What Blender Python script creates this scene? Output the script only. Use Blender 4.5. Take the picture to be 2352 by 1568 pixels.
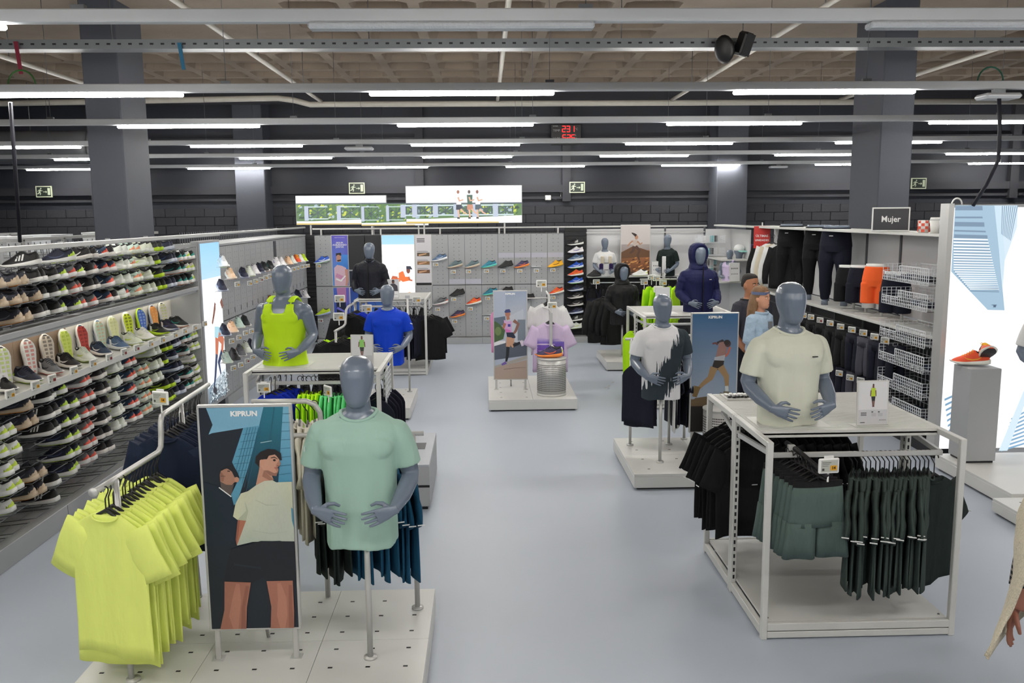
import bpy, bmesh, math, random
from mathutils import Vector, Matrix, noise
random.seed(7)
for o in list(bpy.data.objects): bpy.data.objects.remove(o)
scene = bpy.context.scene
COL = scene.collection
PI = math.pi
# ---------------------------------------------------------------- camera
F, PITCH, YAW, ROLL, CAMZ = 2000.0, 0.144795, 0.029706, 0.00817, 2.5
def cam_rows():
    Bm = Matrix(((1,0,0),(0,0,-1),(0,1,0)))
    Ry = Matrix(((math.cos(YAW),-math.sin(YAW),0),(math.sin(YAW),math.cos(YAW),0),(0,0,1)))
    Rp = Matrix(((1,0,0),(0,math.cos(PITCH),-math.sin(PITCH)),(0,math.sin(PITCH),math.cos(PITCH))))
    Rr = Matrix(((math.cos(ROLL),math.sin(ROLL),0),(-math.sin(ROLL),math.cos(ROLL),0),(0,0,1)))
    return Rr @ Rp @ Bm @ Ry
RC = cam_rows()
cd = bpy.data.cameras.new('camera'); cam = bpy.data.objects.new('camera', cd); COL.objects.link(cam)
cd.sensor_width = 36; cd.lens = F/2352*36; cd.clip_start = 0.05; cd.clip_end = 200
rt, up, bk = RC[0], -RC[1], -RC[2]
cam.matrix_world = Matrix(((rt.x,up.x,bk.x,0),(rt.y,up.y,bk.y,0),(rt.z,up.z,bk.z,CAMZ),(0,0,0,1)))
scene.camera = cam
# ---------------------------------------------------------------- world and exposure
w = bpy.data.worlds.new('world'); scene.world = w; w.use_nodes = True
w.node_tree.nodes['Background'].inputs[0].default_value = (0.6,0.63,0.68,1)
w.node_tree.nodes['Background'].inputs[1].default_value = 0.02
vs = scene.view_settings
vs.view_transform = 'Standard'; vs.look = 'None'; vs.gamma = 1; vs.use_curve_mapping = False
vs.exposure = 0.86
TUBE_STRENGTH = 46.0
def at(px, py, X=None, Y=None, Z=None):
    "the point of the shop floor plan that a picture measurement stands for, at a known X, Y or Z"
    d = RC.transposed() @ Vector(((px-1176)/F, (py-784)/F, 1))
    if Z is not None: t = (Z-CAMZ)/d.z
    elif Y is not None: t = Y/d.y
    else: t = X/d.x
    return Vector((d.x*t, d.y*t, CAMZ+d.z*t))
# ---------------------------------------------------------------- colours and materials
def lin(c): return c/12.92 if c <= 0.04045 else ((c+0.055)/1.055)**2.4
def rgb(r,g,b): return (lin(r/255), lin(g/255), lin(b/255), 1)
MATS = {}
def M(name, c, rough=.5, metal=0.0, var=.06, vs=6.0, bump=0.0, bs=40.0, emit=0.0, coat=0.0, stretch=None, spec=.5, bd=.02):
    if name in MATS: return MATS[name]
    m = bpy.data.materials.new(name); m.use_nodes = True; MATS[name] = m
    nt = m.node_tree; N = nt.nodes; L = nt.links; p = N['Principled BSDF']
    col = rgb(*c)
    p.inputs['Roughness'].default_value = rough; p.inputs['Metallic'].default_value = metal
    p.inputs['Specular IOR Level'].default_value = spec
    if coat: p.inputs['Coat Weight'].default_value = coat
    tc = N.new('ShaderNodeTexCoord'); nz = N.new('ShaderNodeTexNoise'); nz.inputs['Scale'].default_value = vs
    nz.inputs['Detail'].default_value = 4
    mp = N.new('ShaderNodeMapping'); L.new(tc.outputs['Object'], mp.inputs[0])
    if stretch: mp.inputs['Scale'].default_value = stretch
    L.new(mp.outputs[0], nz.inputs['Vector'])
    mx = N.new('ShaderNodeMix'); mx.data_type = 'RGBA'
    mx.inputs['A'].default_value = tuple(max(0,x*(1-var)) for x in col[:3])+(1,)
    mx.inputs['B'].default_value = tuple(min(1,x*(1+var)) for x in col[:3])+(1,)
    L.new(nz.outputs['Fac'], mx.inputs['Factor']); L.new(mx.outputs['Result'], p.inputs['Base Color'])
    if emit:
        p.inputs['Emission Color'].default_value = col; p.inputs['Emission Strength'].default_value = emit
    if bump:
        n2 = N.new('ShaderNodeTexNoise'); n2.inputs['Scale'].default_value = bs; n2.inputs['Detail'].default_value = 5
        L.new(mp.outputs[0], n2.inputs['Vector'])
        b = N.new('ShaderNodeBump'); b.inputs['Strength'].default_value = bump; b.inputs['Distance'].default_value = bd
        L.new(n2.outputs['Fac'], b.inputs['Height']); L.new(b.outputs[0], p.inputs['Normal'])
    return m
def print_mat(name, emit=0.0, rough=.45):
    if name in MATS: return MATS[name]
    m = bpy.data.materials.new(name); m.use_nodes = True; MATS[name] = m
    N = m.node_tree.nodes; L = m.node_tree.links; p = N['Principled BSDF']
    a = N.new('ShaderNodeAttribute'); a.attribute_name = 'Col'
    nz = N.new('ShaderNodeTexNoise'); nz.inputs['Scale'].default_value = 60
    mx = N.new('ShaderNodeMix'); mx.data_type = 'RGBA'; mx.blend_type = 'MULTIPLY'; mx.inputs['Factor'].default_value = .12
    L.new(a.outputs['Color'], mx.inputs['A']); L.new(nz.outputs['Fac'], mx.inputs['B'])
    L.new(mx.outputs['Result'], p.inputs['Base Color']); p.inputs['Roughness'].default_value = rough
    if emit:
        L.remove(p.inputs['Base Color'].links[0]); p.inputs['Base Color'].default_value=(.04,.04,.045,1)
        L.new(a.outputs['Color'], p.inputs['Emission Color']); p.inputs['Emission Strength'].default_value = emit
    return m
PRINT = print_mat('printed_paper'); BACKLIT = print_mat('backlit_print', .66)
def fab(name, c, bump=.35, rough=.85, var=.08):
    return M('fabric_'+name, c, rough, var=var, vs=5, bump=bump, bs=7, stretch=(1.5,1.5,.5), spec=.25, bd=.05)
WHITE = M('white_powder_coat', (206,206,202), .42, var=.03)
STEEL = M('satin_steel', (196,196,194), .35, .35, var=.03)
GREYP = M('grey_panel', (168,170,172), .5, var=.03)
BLACKP = M('black_plastic', (18,18,20), .4, var=.1)
BLACKM = M('black_metal', (30,30,33), .45, .2, var=.1)
CHROME = M('wire_metal', (105,108,112), .35, .6, var=.05)
WHITEW = M('white_wire', (225,228,232), .4, var=.03)
DECK = M('white_deck', (212,212,209), .4, var=.03, vs=3)
TAGW = M('tag_white', (240,240,238), .4, var=.02)
MANN = M('mannequin_grey', (108,119,135), .24, var=.04, vs=3, bump=.01, bs=300, spec=.7)
SKIN_A = M('skin_tan', (176,120,88), .5, var=.06, vs=20)
SKIN_B = M('skin_fair', (205,150,122), .5, var=.06, vs=20)
SKIN_C = M('skin_brown', (142,92,76), .5, var=.12, vs=25)
# ---------------------------------------------------------------- mesh building
class B:
    def __init__(s): s.v=[]; s.f=[]; s.m=[]; s.s=[]
    def add(s, vs, fs, mi=0, smooth=False):
        n=len(s.v); s.v += [tuple(x) for x in vs]
        for f in fs: s.f.append(tuple(n+i for i in f)); s.m.append(mi); s.s.append(smooth)
        return s
    def box(s, x0,y0,z0,x1,y1,z1, mi=0):
        return s.add([(x0,y0,z0),(x1,y0,z0),(x1,y1,z0),(x0,y1,z0),(x0,y0,z1),(x1,y0,z1),(x1,y1,z1),(x0,y1,z1)],
            [(0,3,2,1),(4,5,6,7),(0,1,5,4),(1,2,6,5),(2,3,7,6),(3,0,4,7)], mi)
    def bar(s, p, q, w, h=None, mi=0, upv=(0,0,1)):
        p,q=Vector(p),Vector(q); h=h or w; d=(q-p).normalized(); u=Vector(upv)
        if abs(d.dot(u))>.98: u=Vector((0,1,0))
        r=d.cross(u).normalized(); u=r.cross(d).normalized()
        vs=[e+r*a*w/2+u*b*h/2 for e in (p,q) for a,b in ((-1,-1),(1,-1),(1,1),(-1,1))]
        return s.add(vs,[(0,1,2,3),(7,6,5,4),(0,4,5,1),(1,5,6,2),(2,6,7,3),(3,7,4,0)],mi)
    def rings(s, R, mi=0, cap=True, smooth=True, closed=False):
        n=len(R[0]); vs=[p for r in R for p in r]; fs=[]
        K=len(R) if closed else len(R)-1
        for k in range(K):
            a=k*n; b=((k+1)%len(R))*n
            for i in range(n):
                j=(i+1)%n; fs.append((a+i,a+j,b+j,b+i))
        if cap and not closed:
            fs.append(tuple(range(n-1,-1,-1))); fs.append(tuple(range(len(vs)-n,len(vs))))
        return s.add(vs,fs,mi,smooth)
    def tube(s, pts, r, n=8, mi=0, cap=True, closed=False, flat=1.0):
        pts=[Vector(p) for p in pts]; rs=r if isinstance(r,(list,tuple)) else [r]*len(pts); R=[]; u=None
        for i,p in enumerate(pts):
            if closed: d=pts[(i+1)%len(pts)]-pts[i-1]
            else: d=pts[min(i+1,len(pts)-1)]-pts[max(i-1,0)]
            d=d.normalized() if d.length>1e-9 else Vector((0,0,1))
            if u is None:
                u=Vector((0,0,1)) if abs(d.z)<.9 else Vector((0,1,0))
            u=(u-d*u.dot(d)).normalized(); x=d.cross(u)
            R.append([p+(x*math.cos(t)*flat+u*math.sin(t))*rs[i] for t in (2*PI*k/n for k in range(n))])
        return s.rings(R,mi,cap,True,closed)
    def cyl(s, x,y,z0,z1,r,n=24,mi=0,r1=None):
        return s.rings([[(x+q*math.cos(2*PI*k/n),y+q*math.sin(2*PI*k/n),z) for k in range(n)] for z,q in ((z0,r),(z1,r if r1 is None else r1))],mi)
    def prism(s, poly, y0, y1, mi=0):      # outline in XZ, pushed along Y
        n=len(poly)
        return s.add([(x,y0,z) for x,z in poly]+[(x,y1,z) for x,z in poly],
            [tuple(range(n)),tuple(range(2*n-1,n-1,-1))]+[(i,n+i,n+(i+1)%n,(i+1)%n) for i in range(n)],mi)
    def blob(s, c, r, n=16, k=10, mi=0):
        c=Vector(c); R=[]
        for i in range(k+1):
            t=-PI/2+PI*(i+.02 if i==0 else i-.02 if i==k else i)/k
            R.append([(c.x+r[0]*math.cos(t)*math.cos(2*PI*j/n), c.y+r[1]*math.cos(t)*math.sin(2*PI*j/n), c.z+r[2]*math.sin(t)) for j in range(n)])
        return s.rings(R,mi)
    def mesh(s, name, bev=0):
        me=bpy.data.meshes.new(name); me.from_pydata(s.v,[],s.f)
        me.polygons.foreach_set('material_index',s.m); me.polygons.foreach_set('use_smooth',s.s)
        bm=bmesh.new(); bm.from_mesh(me)
        bmesh.ops.recalc_face_normals(bm, faces=bm.faces)
        if bev:
            es=[e for e in bm.edges if len(e.link_faces)==2 and e.calc_face_angle(0)>.6]
            bmesh.ops.bevel(bm, geom=es, offset=bev, segments=1, affect='EDGES', clamp_overlap=True)
        bm.to_mesh(me); bm.free(); me.update()
        return me
def O(name, me, mat, parent=None, loc=None, rot=None, sc=None, bev=0):
    if isinstance(me,B): me=me.mesh(name,bev)
    mats=mat if isinstance(mat,(list,tuple)) else [mat]
    if not me.materials:
        for x in mats: me.materials.append(x)
    o=bpy.data.objects.new(name,me); COL.objects.link(o)
    for i,x in enumerate(mats):
        if me.materials[i]!=x:
            o.material_slots[i].link='OBJECT'; o.material_slots[i].material=x
    if parent: o.parent=parent
    if loc is not None: o.location=loc
    if rot is not None: o.rotation_euler=rot if isinstance(rot,(tuple,list)) else (0,0,rot)
    if sc is not None: o.scale=(sc,)*3 if isinstance(sc,(int,float)) else sc
    return o
def tag(o,label,cat,group=None):
    o['label']=label; o['category']=cat
    if group: o['group']=group
    return o
def T(name,label,cat,group=None,loc=(0,0,0),rot=0):
    o=bpy.data.objects.new(name,None); COL.objects.link(o); o.empty_display_size=.1
    o.location=loc; o.rotation_euler=rot if isinstance(rot,(tuple,list)) else (0,0,rot)
    return tag(o,label,cat,group)
def S(o,label=None):
    o['kind']='structure'
    if label: o['label']=label
    return o
ORD=['first','second','third','fourth','fifth','sixth','seventh','eighth','ninth','tenth','eleventh','twelfth','thirteenth','fourteenth','fifteenth','sixteenth','seventeenth','eighteenth','nineteenth','twentieth','twenty-first','twenty-second','twenty-third','twenty-fourth']
def remesh(b, voxel, smooth=0, name='body'):
    me=b.mesh('tmp'); o=bpy.data.objects.new('tmp',me); COL.objects.link(o)
    md=o.modifiers.new('r','REMESH'); md.mode='VOXEL'; md.voxel_size=voxel; md.use_smooth_shade=True
    if smooth:
        ms=o.modifiers.new('s','SMOOTH'); ms.iterations=smooth; ms.factor=.5
    dg=bpy.context.evaluated_depsgraph_get(); dg.update()
    out=bpy.data.meshes.new_from_object(o.evaluated_get(dg)); out.name=name
    out.materials.clear()
    bpy.data.objects.remove(o); bpy.data.meshes.remove(me)
    out.polygons.foreach_set('use_smooth',[True]*len(out.polygons))
    return out
TXT={}
def join_meshes(name, *ms):
    bm=bmesh.new()
    for m in ms: bm.from_mesh(m)
    out=bpy.data.meshes.new(name); bm.to_mesh(out); bm.free()
    out.polygons.foreach_set('use_smooth',[True]*len(out.polygons))
    return out
def text_mesh(s, size, bold=0.0, align='CENTER', ext=.0004):
    k=(s,size,bold,align)
    if k in TXT: return TXT[k]
    cu=bpy.data.curves.new('txt','FONT'); cu.body=s; cu.size=size; cu.align_x=align; cu.align_y='CENTER'; cu.offset=bold; cu.extrude=ext; cu.resolution_u=2
    o=bpy.data.objects.new('txt',cu); COL.objects.link(o)
    dg=bpy.context.evaluated_depsgraph_get(); dg.update()
    me=bpy.data.meshes.new_from_object(o.evaluated_get(dg)); me.name='lettering'; me.materials.clear()
    bpy.data.objects.remove(o); TXT[k]=me
    return me
def text(s,size,mat,parent,loc,rz=0,bold=0,align='CENTER',name='lettering',sx=1):
    return O(name,text_mesh(s,size,bold,align),mat,parent,loc,(PI/2,0,rz),(sx,1,1))
def print_mesh(name, shapes, w, h, lift=.0004, sub=False):
    "flat print in the XZ plane facing -Y; shapes: (colour or list of corner colours, [(u,v)...]) laid over one another like ink"
    v=[];f=[];cs=[]
    for i,(c,poly) in enumerate(shapes):
        n=len(v)
        for k,(a,b) in enumerate(poly):
            v.append(((a-.5)*w,-lift*(1+i*.25),b*h)); cs.append(rgb(*(c[k%len(c)] if isinstance(c,list) else c)))
        f.append(tuple(range(n,n+len(poly))))
    me=bpy.data.meshes.new(name); me.from_pydata(v,[],f)
    ca=me.color_attributes.new('Col','FLOAT_COLOR','POINT')
    for i,c in enumerate(cs): ca.data[i].color=c
    me.update()
    bm=bmesh.new(); bm.from_mesh(me)
    for fc in bm.faces:
        fc.normal_update()
        if fc.normal.y>0: fc.normal_flip()
    bmesh.ops.triangulate(bm,faces=[q for q in bm.faces if len(q.verts)>4],ngon_method='EAR_CLIP')
    bm.to_mesh(me); bm.free()
    return me
def rect(a,b,c,d): return [(a,b),(c,b),(c,d),(a,d)]
def ell(x,y,rx,ry,n=14): return [(x+rx*math.cos(2*PI*k/n),y+ry*math.sin(2*PI*k/n)) for k in range(n)]
def limb(pts,ws,asp=1.0):
    "outline of a bent limb with changing width; asp = height/width of the print so that widths look even"
    P=[Vector((p[0],p[1]*asp)) for p in pts]; Lf=[];Rt=[]
    for i,p in enumerate(P):
        d=(P[min(i+1,len(P)-1)]-P[max(i-1,0)]).normalized(); n=Vector((-d.y,d.x))
        Lf.append(p+n*ws[i]); Rt.append(p-n*ws[i])
    return [(q.x,q.y/asp) for q in Lf+Rt[::-1]]
# ================================================================= THE ROOM
WALLY=21.2; CEIL=5.3; XL,XR,YB=-15.0,15.0,-7.0
FLOOR=M('floor_vinyl',(178,186,198),.42,var=.035,vs=.7,bump=.015,bs=60,spec=.45)
CONC=M('ceiling_concrete',(140,126,112),.9,var=.28,vs=1.3,bump=.35,bs=14)
DARKW=M('dark_wall_paint',(46,47,53),.75,var=.1,vs=2,bump=.1,bs=25)
DARKN=M('dark_navy_panel',(38,41,50),.6,var=.1,vs=1)
BRICKM=M('dark_block',(50,51,56),.8,var=.12,vs=4,bump=.25,bs=30)
COLM=M('column_paint',(72,75,84),.75,var=.06,vs=2,bump=.1,bs=30)
S(O('floor',B().box(XL,YB,-.1,XR,WALLY,0),FLOOR),'pale blue grey vinyl shop floor')
S(O('wall_left',B().box(XL-.2,YB,0,XL,WALLY,CEIL+.4),DARKW)); S(O('wall_right',B().box(XR,YB,0,XR+.2,WALLY,CEIL+.4),DARKW))
S(O('wall_front',B().box(XL,YB-.2,0,XR,YB,CEIL+.4),DARKW))
wb=S(O('wall_back',B().box(XL,WALLY,0,XR,WALLY+.2,CEIL+.4),DARKN),'dark painted block and panel wall at the back')
# blocks of the lower back wall, each proud of its joint
bme=B().box(-.226,-.03,-.098,.226,0,.098).mesh('brick',.006)
for r in range(5):
    z=1.78+r*.205
    for k in range(58):
        x=-13.4+k*.464+(.232 if r%2 else 0)
        O('brick',bme,BRICKM,wb,(x,WALLY-random.uniform(0,.006),z))
for nm,z0,z1,d in (('wall_rail',2.86,2.92,.08),('wall_beam',3.02,3.2,.14),('wall_girder',4.2,4.32,.1)):
    O(nm,B().box(XL,WALLY-d,z0,XR,WALLY,z1),DARKW,wb)
for px in (225,965,1300,2320):
    x=at(px,430,Y=WALLY).x
    O('wall_post',B().box(x-.1,WALLY-.16,2.8,x+.1,WALLY,CEIL),DARKW,wb)
# waffle ceiling: real recesses
def ceiling():
    b=B(); sp=.93; x0=-13.95; y0=-6.6; nx=30; ny=30
    b.box(XL,YB,CEIL+.35,XR,WALLY,CEIL+.45)
    for i in range(nx):
        for j in range(ny):
            cx=x0+(i+.5)*sp; cy=y0+(j+.5)*sp; h=sp/2
            solid = any(abs(cx-c)<2.35 and abs(cy-12.4)<2.2 for c in (-5,5.6)) or cy<9 or abs(cx)>12
            sq=[(-h,-h),(0,-h),(h,-h),(h,0),(h,h),(0,h),(-h,h),(-h,0)]
            if solid:
                b.add([(cx+a*h,cy+c*h,CEIL) for a,c in ((-1,-1),(-1,1),(1,1),(1,-1))],[(0,1,2,3)]); continue
            def oc(q,t,z):
                return [(cx+a,cy+c,z) for a,c in ((-q+t,-q),(q-t,-q),(q,-q+t),(q,q-t),(q-t,q),(-q+t,q),(-q,q-t),(-q,-q+t))]
            o1=oc(h*.83,.1,CEIL); o2=oc(h*.7,.12,CEIL+.3)
            n=[(cx+a*h,cy+c*h,CEIL) for a,c in ((-1,-1),(1,-1),(1,1),(-1,1))]
            b.add(n+o1+o2,[(0,4,5,1),(1,5,6),(1,6,7,2),(2,7,8),(2,8,9,3),(3,9,10),(3,10,11,0),(0,11,4)]+
                  [(4+k,12+k,12+(k+1)%8,4+(k+1)%8) for k in range(8)]+[tuple(range(12,20))])
    xa,xb,ya,yb=x0,x0+nx*sp,y0,y0+ny*sp
    for q in ((XL,YB,xa,WALLY),(xb,YB,XR,WALLY),(xa,YB,xb,ya),(xa,yb,xb,WALLY)):
        b.add([(q[0],q[1],CEIL),(q[2],q[1],CEIL),(q[2],q[3],CEIL),(q[0],q[3],CEIL)],[(0,3,2,1)])
    me=b.mesh('ceiling')
    return S(O('ceiling',me,CONC),'bare concrete waffle ceiling')
ceiling()
S(O('beam_back',B().box(XL,19.7,4.95,XR,20.0,CEIL),DARKW),'dark beam under the far edge of the ceiling')
def column(nm,x0,y0,x1,y1,lab):
    o=S(O(nm,B().box(x0,y0,0,x1,y1,CEIL+.05),COLM,bev=.015),lab); return o
column('column_left',-5.22,11.9,-4.76,12.8,'grey column behind the shoe shelves')
column('column_right',5.41,12.0,5.86,12.95,'grey column behind the right shelf wall')
column('column_back_left',-5.72,20.5,-5.05,21.3,'grey column standing against the back wall, left')
column('column_back_right',5.4,20.4,6.12,21.3,'grey column standing against the back wall, right')
# ================================================================= CEILING SERVICES
RAILM=M('light_rail_white',(205,208,212),.4,.1,var=.03)
GLOW=M('led_tube_glow',(255,252,246),.4,emit=TUBE_STRENGTH,var=0)
OFFM=M('unlit_diffuser',(205,210,215),.15,var=.05,vs=40,bump=.5,bs=60)
RY=[5.26,8.11,10.9,13.95,16.85,20.3]
lit=[[(-240,80)],[(-410,0,437)[1:],(857,1273),(1677,2085)],[(-345,-30),(285,606),(918,1226),(1528,1833),(2122,2430)],[(-55,197),(447,701),(948,1195),(1435,1678),(1912,2152)],
     [(135,345),(557,767),(973,1177),(1377,1578),(1775,1975),(2165,2370)],[(70,250),(438,625),(803,985),(1163,1342),(1518,1696),(1868,2045),(2217,2395)]]
def rail(Y,segs,unlit,lab,z=3.6,x0=-12,x1=12):
    t=T('light_rail',lab,'ceiling light','long suspended lighting rails',(0,Y,z))
    O('rail_body',B().box(x0,-.035,0,x1,.035,.075),RAILM,t,bev=.006)
    for a,b in segs: O('light_tube',B().box(a,-.03,-.035,b,.03,-.002),GLOW,t,bev=.01)
    for a,b in unlit: O('unlit_tube',B().box(a,-.05,-.04,b,.05,-.002),OFFM,t,bev=.01)
    k=x0+1
    while k<x1:
        O('suspension_wire',B().tube([(k,0,.07),(k,0,CEIL-z)],.003,5),CHROME,t)
        O('rail_clip',B().box(k-.04,-.02,.075,k+.04,.02,.1),CHROME,t); k+=2.9
    return t
for i,Y in enumerate(RY):
    f=lambda px:(at(px,490,Y=Y).x)
    segs=[(f(a),f(b)) for a,b in lit[i]]
    if i==0: segs=[(-4.4,-2.72),(5.6,7.27)]; un=[(f(727),f(1362)),(f(1972),f(1972)+1.67)]
    else: un=[]
    rail(Y,segs,un,'white lighting rail, %s from the camera'%(ORD[i] if i<5 else 'farthest')+(', with unlit diffusers' if i==0 else ', lit tubes spaced along it'))
for k,Y in enumerate((2.4,-.5,-3.4)):  # unseen rails added behind the camera, continuing the row, to light the front
    o=.0+(k%2)*1.6
    rail(Y,[(-11+o+q*3.35,-9.33+o+q*3.35) for q in range(7)],[],'unseen added lighting rail overhead, %s behind the camera'%ORD[k])
PIPE=M('pipe_white',(200,196,186),.5,var=.1,vs=8); TRAYM=M('galvanised_tray',(120,124,128),.4,.5,var=.1)
t=T('sprinkler_pipe','white sprinkler main pipe with branches running under the ceiling','pipe',None,(0,0,4.6))
O('main_pipe',B().tube([(-12,17.15,0),(-3.9,17.15,.12),(-3.6,17.15,.08),(-3.3,17.15,0),(12,17.15,0)],.055,10),PIPE,t)
for px,x in ((753,-3.08),(1148,.27),(1540,3.62),(330,-6.45),(1960,6.9)):
    O('branch_pipe',B().tube([(x,-6,.05),(x,17.15,.05)],.032,8),PIPE,t)
    for yy in (9.5,12.5,15.5): O('pipe_hanger',B().tube([(x,yy,.05),(x,yy,CEIL-4.6)],.006,5),CHROME,t)
t=T('cable_tray','perforated grey cable tray crossing under the ceiling','cable tray',None,(0,10.3,4.38))
O('tray_side',B().box(-12,-.01,0,12,.0,.1),TRAYM,t); O('tray_side',B().box(-12,.2,0,12,.21,.1),TRAYM,t); O('tray_floor',B().box(-12,-.01,-.004,12,.21,0),TRAYM,t)
b=B()
for k in range(200): b.box(-11.9+k*.12,-.0125,.04,-11.86+k*.12,-.0095,.06)
o=O('slot',b,BLACKM,t); o['kind']='stuff'
for k in range(8): O('tray_hanger',B().tube([(-10+k*2.9,.1,0),(-10+k*2.9,.1,CEIL-4.38)],.006,5),CHROME,t)
# speaker pair on the tray
p=at(1692,105,Y=10.1)
t=T('loudspeaker','black twin loudspeaker clamped to the cable tray','loudspeaker',None,p)
b=B().box(-.07,-.09,-.13,.07,.06,.13); o=O('speaker_box',b,BLACKP,t,(.07,0,.02),(.3,.15,.5),bev=.025); O('grille',B().box(-.06,-.095,-.12,.06,-.09,.12),M('grille',(38,38,40),.7,bump=.6,bs=200),o)
o=O('speaker_horn',B().rings([[(a*math.cos(2*PI*k/18),y,a*1.3*math.sin(2*PI*k/18)) for k in range(18)] for y,a in ((-.1,.09),(-.08,.12),(.06,.07),(.08,.03))]),BLACKP,t,(-.1,.02,-.03),(.2,0,-.7))
O('bracket',B().bar((-.1,.03,0),(.1,.03,.05),.03),BLACKM,t); O('arm',B().bar((0,.03,.02),(0,.3,.02),.03),BLACKM,t)
# straps
for px,py0,py1,c,nm in ((35,95,170,(122,30,52),'dark red'),(411,98,160,(32,92,122),'teal blue')):
    p=at(px,py0,Y=10.25); q=at(px+8,py1,Y=10.25); L=p.z-q.z
    tag(O('strap',B().prism([(-.02,0),(.025,0),(.055,-L),(.015,-L)],-.004,.004),M('strap_'+nm.replace(' ','_'),c,.8),None,p),nm+' webbing strap hanging from the cable tray','strap')
# green loops of cable
for px,py,c in ((50,190,(60,110,50)),(2275,180,(40,100,80))):
    p=at(px,py,Y=8.11)
    tag(O('cable_loop',B().tube([(.12*math.cos(a),0,.13*math.sin(a)) for a in (PI*k/10 for k in range(11))],.008,6),M('green_cable_%d'%px,c,.6),None,(p.x,8.11,3.67)),'green cable loop above the second lighting rail, %s end'%('left' if px<1000 else 'right'),'cable')
# wireless boxes under rails
for px,i,wd in ((827,3,.22),(2280,1,.17),(1787,5,.2)):
    x=at(px,400,Y=RY[i]).x
    t=T('access_point','white flat box fixed under the %s lighting rail'%('farthest' if i==5 else ORD[i]),'network box',None,(x,RY[i],3.56))
    O('case',B().box(-wd,-.11,-.05,wd,.11,0),RAILM,t,bev=.02); O('bracket',B().box(-.05,-.03,0,.05,.03,.05),CHROME,t)
# hanging black cables
p0=at(2295,225,Y=8.05); p1=at(2293,368,Y=8.05); p2=at(2235,472,Y=8.3)
tag(O('power_cable',B().tube([p0,(p0+p1)/2+Vector((.01,0,0)),p1,(p1+p2)/2+Vector((.01,0,-.01)),p2],.018,7),M('cable_black',(22,22,34),.6)),'black power cable running down to the bright staircase lightbox','cable')
q=[at(24,235,Y=8.1),at(36,400,Y=8.3),at(46,555,Y=8.6)]
tag(O('power_cable',B().tube(q,.018,7),MATS['cable_black']),'black cable hanging down behind the shoe shelves','cable')
# duct
DUCT=M('duct_metal',(112,114,118),.45,.1,var=.15,vs=3)
t=T('air_duct','round grey ventilation duct along the back wall','duct',None,(0,19,3.97))
x1=at(215,335,Y=19).x; b=B(); R=[]
for k in range(26):
    x=-14.5+k*(x1+14.5)/25; r=.34+(.012 if k%4==0 else 0); R.append([(x,r*math.cos(2*PI*j/20),r*math.sin(2*PI*j/20)) for j in range(20)])
O('duct_tube',b.rings(R),DUCT,t)
O('duct_flange',B().rings([[(x1+d,.39*math.cos(2*PI*j/20),.39*math.sin(2*PI*j/20)) for j in range(20)] for d in (0,.05)]),DUCT,t)
for x in (-12,-9.5): O('duct_hanger',B().tube([(x,0,.3),(x,0,CEIL-3.97)],.01,5),CHROME,t)
# exit signs
EXG=(38,48,40)
def exit_sign(px,py,lab):
    p=at(px,py,Y=WALLY-.2); w,h=.37,.26
    t=T('exit_sign',lab,'exit sign','green running man exit signs',(p.x,WALLY-.17,p.z-h/2))
    O('frame',B().box(-w/2,0,0,w/2,.03,h),M('exit_frame',(196,204,176),.5,emit=.05),t)
    sh=[(EXG,rect(.06,.08,.94,.92)),((196,206,180),rect(.74,.2,.9,.82)),((196,206,180),limb([(.46,.48),(.64,.48)],[.02,.02],.7)),((196,206,180),[(.62,.6),(.71,.48),(.62,.36)]),
        ((196,206,180),ell(.33,.78,.045,.06,10)),((196,206,180),limb([(.3,.68),(.24,.48)],[.05,.04],.7)),((196,206,180),limb([(.24,.48),(.3,.34),(.26,.2)],[.035,.03,.02],.7)),
        ((196,206,180),limb([(.24,.48),(.18,.34),(.08,.3)],[.035,.03,.02],.7)),((196,206,180),limb([(.3,.66),(.38,.56),(.43,.6)],[.02,.02,.015],.7)),((196,206,180),limb([(.28,.66),(.18,.62),(.13,.5)],[.02,.02,.015],.7))]
    O('pictogram',print_mesh('pictogram',sh,w,h),PRINT,t,(0,-.001,0))
exit_sign(99,440,'running man exit sign at the far left of the back wall')
exit_sign(819,432,'running man exit sign above the long bridge lightbox')
exit_sign(1326,430,'running man exit sign between the lightbox and the far column')
exit_sign(2112,421,'running man exit sign beside the right grey column')
# temperature display
p=at(1299,307,Y=WALLY-.1)
t=T('temperature_display','black digital display reading temperature and humidity in red','display',None,(p.x,WALLY-.26,p.z-.22))
O('case',B().box(-.36,0,-.05,.36,.08,.42),BLACKP,t,bev=.01)
RED=M('red_led',(255,30,30),.5,emit=1.5,var=0); LG=M('display_lettering',(150,150,155),.6)
def seven(s,x,z,h,par):
    w=h*.55; sg={'a':((0,h),(w,h)),'b':((w,h),(w,h/2)),'c':((w,h/2),(w,0)),'d':((0,0),(w,0)),'e':((0,h/2),(0,0)),'f':((0,h),(0,h/2)),'g':((0,h/2),(w,h/2))}
    on={'2':'abged','3':'abgcd','1':'bc','5':'afgcd'}
    for ch in s:
        b=B()
        for k in on[ch]:
            (ax,az),(bx,bz)=sg[k]; b.bar((x+ax,-.003,z+az),(x+bx,-.003,z+bz),h*.12,.004,upv=(0,1,0))
        O('digit',b,RED,par); x+=w*1.45
seven('231',-.09,.25,.13,t); seven('525',-.08,.05,.13,t)
text('TEMP.',.07,LG,t,(-.22,-.002,.28)); text('HUM.',.07,LG,t,(-.22,-.002,.1)); text('°C',.07,LG,t,(.24,-.002,.31)); text('%',.06,LG,t,(.22,-.002,.17)); text('HR',.05,LG,t,(.23,-.002,.1)); text('EXISA',.045,LG,t,(-.25,-.002,.38))
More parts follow.
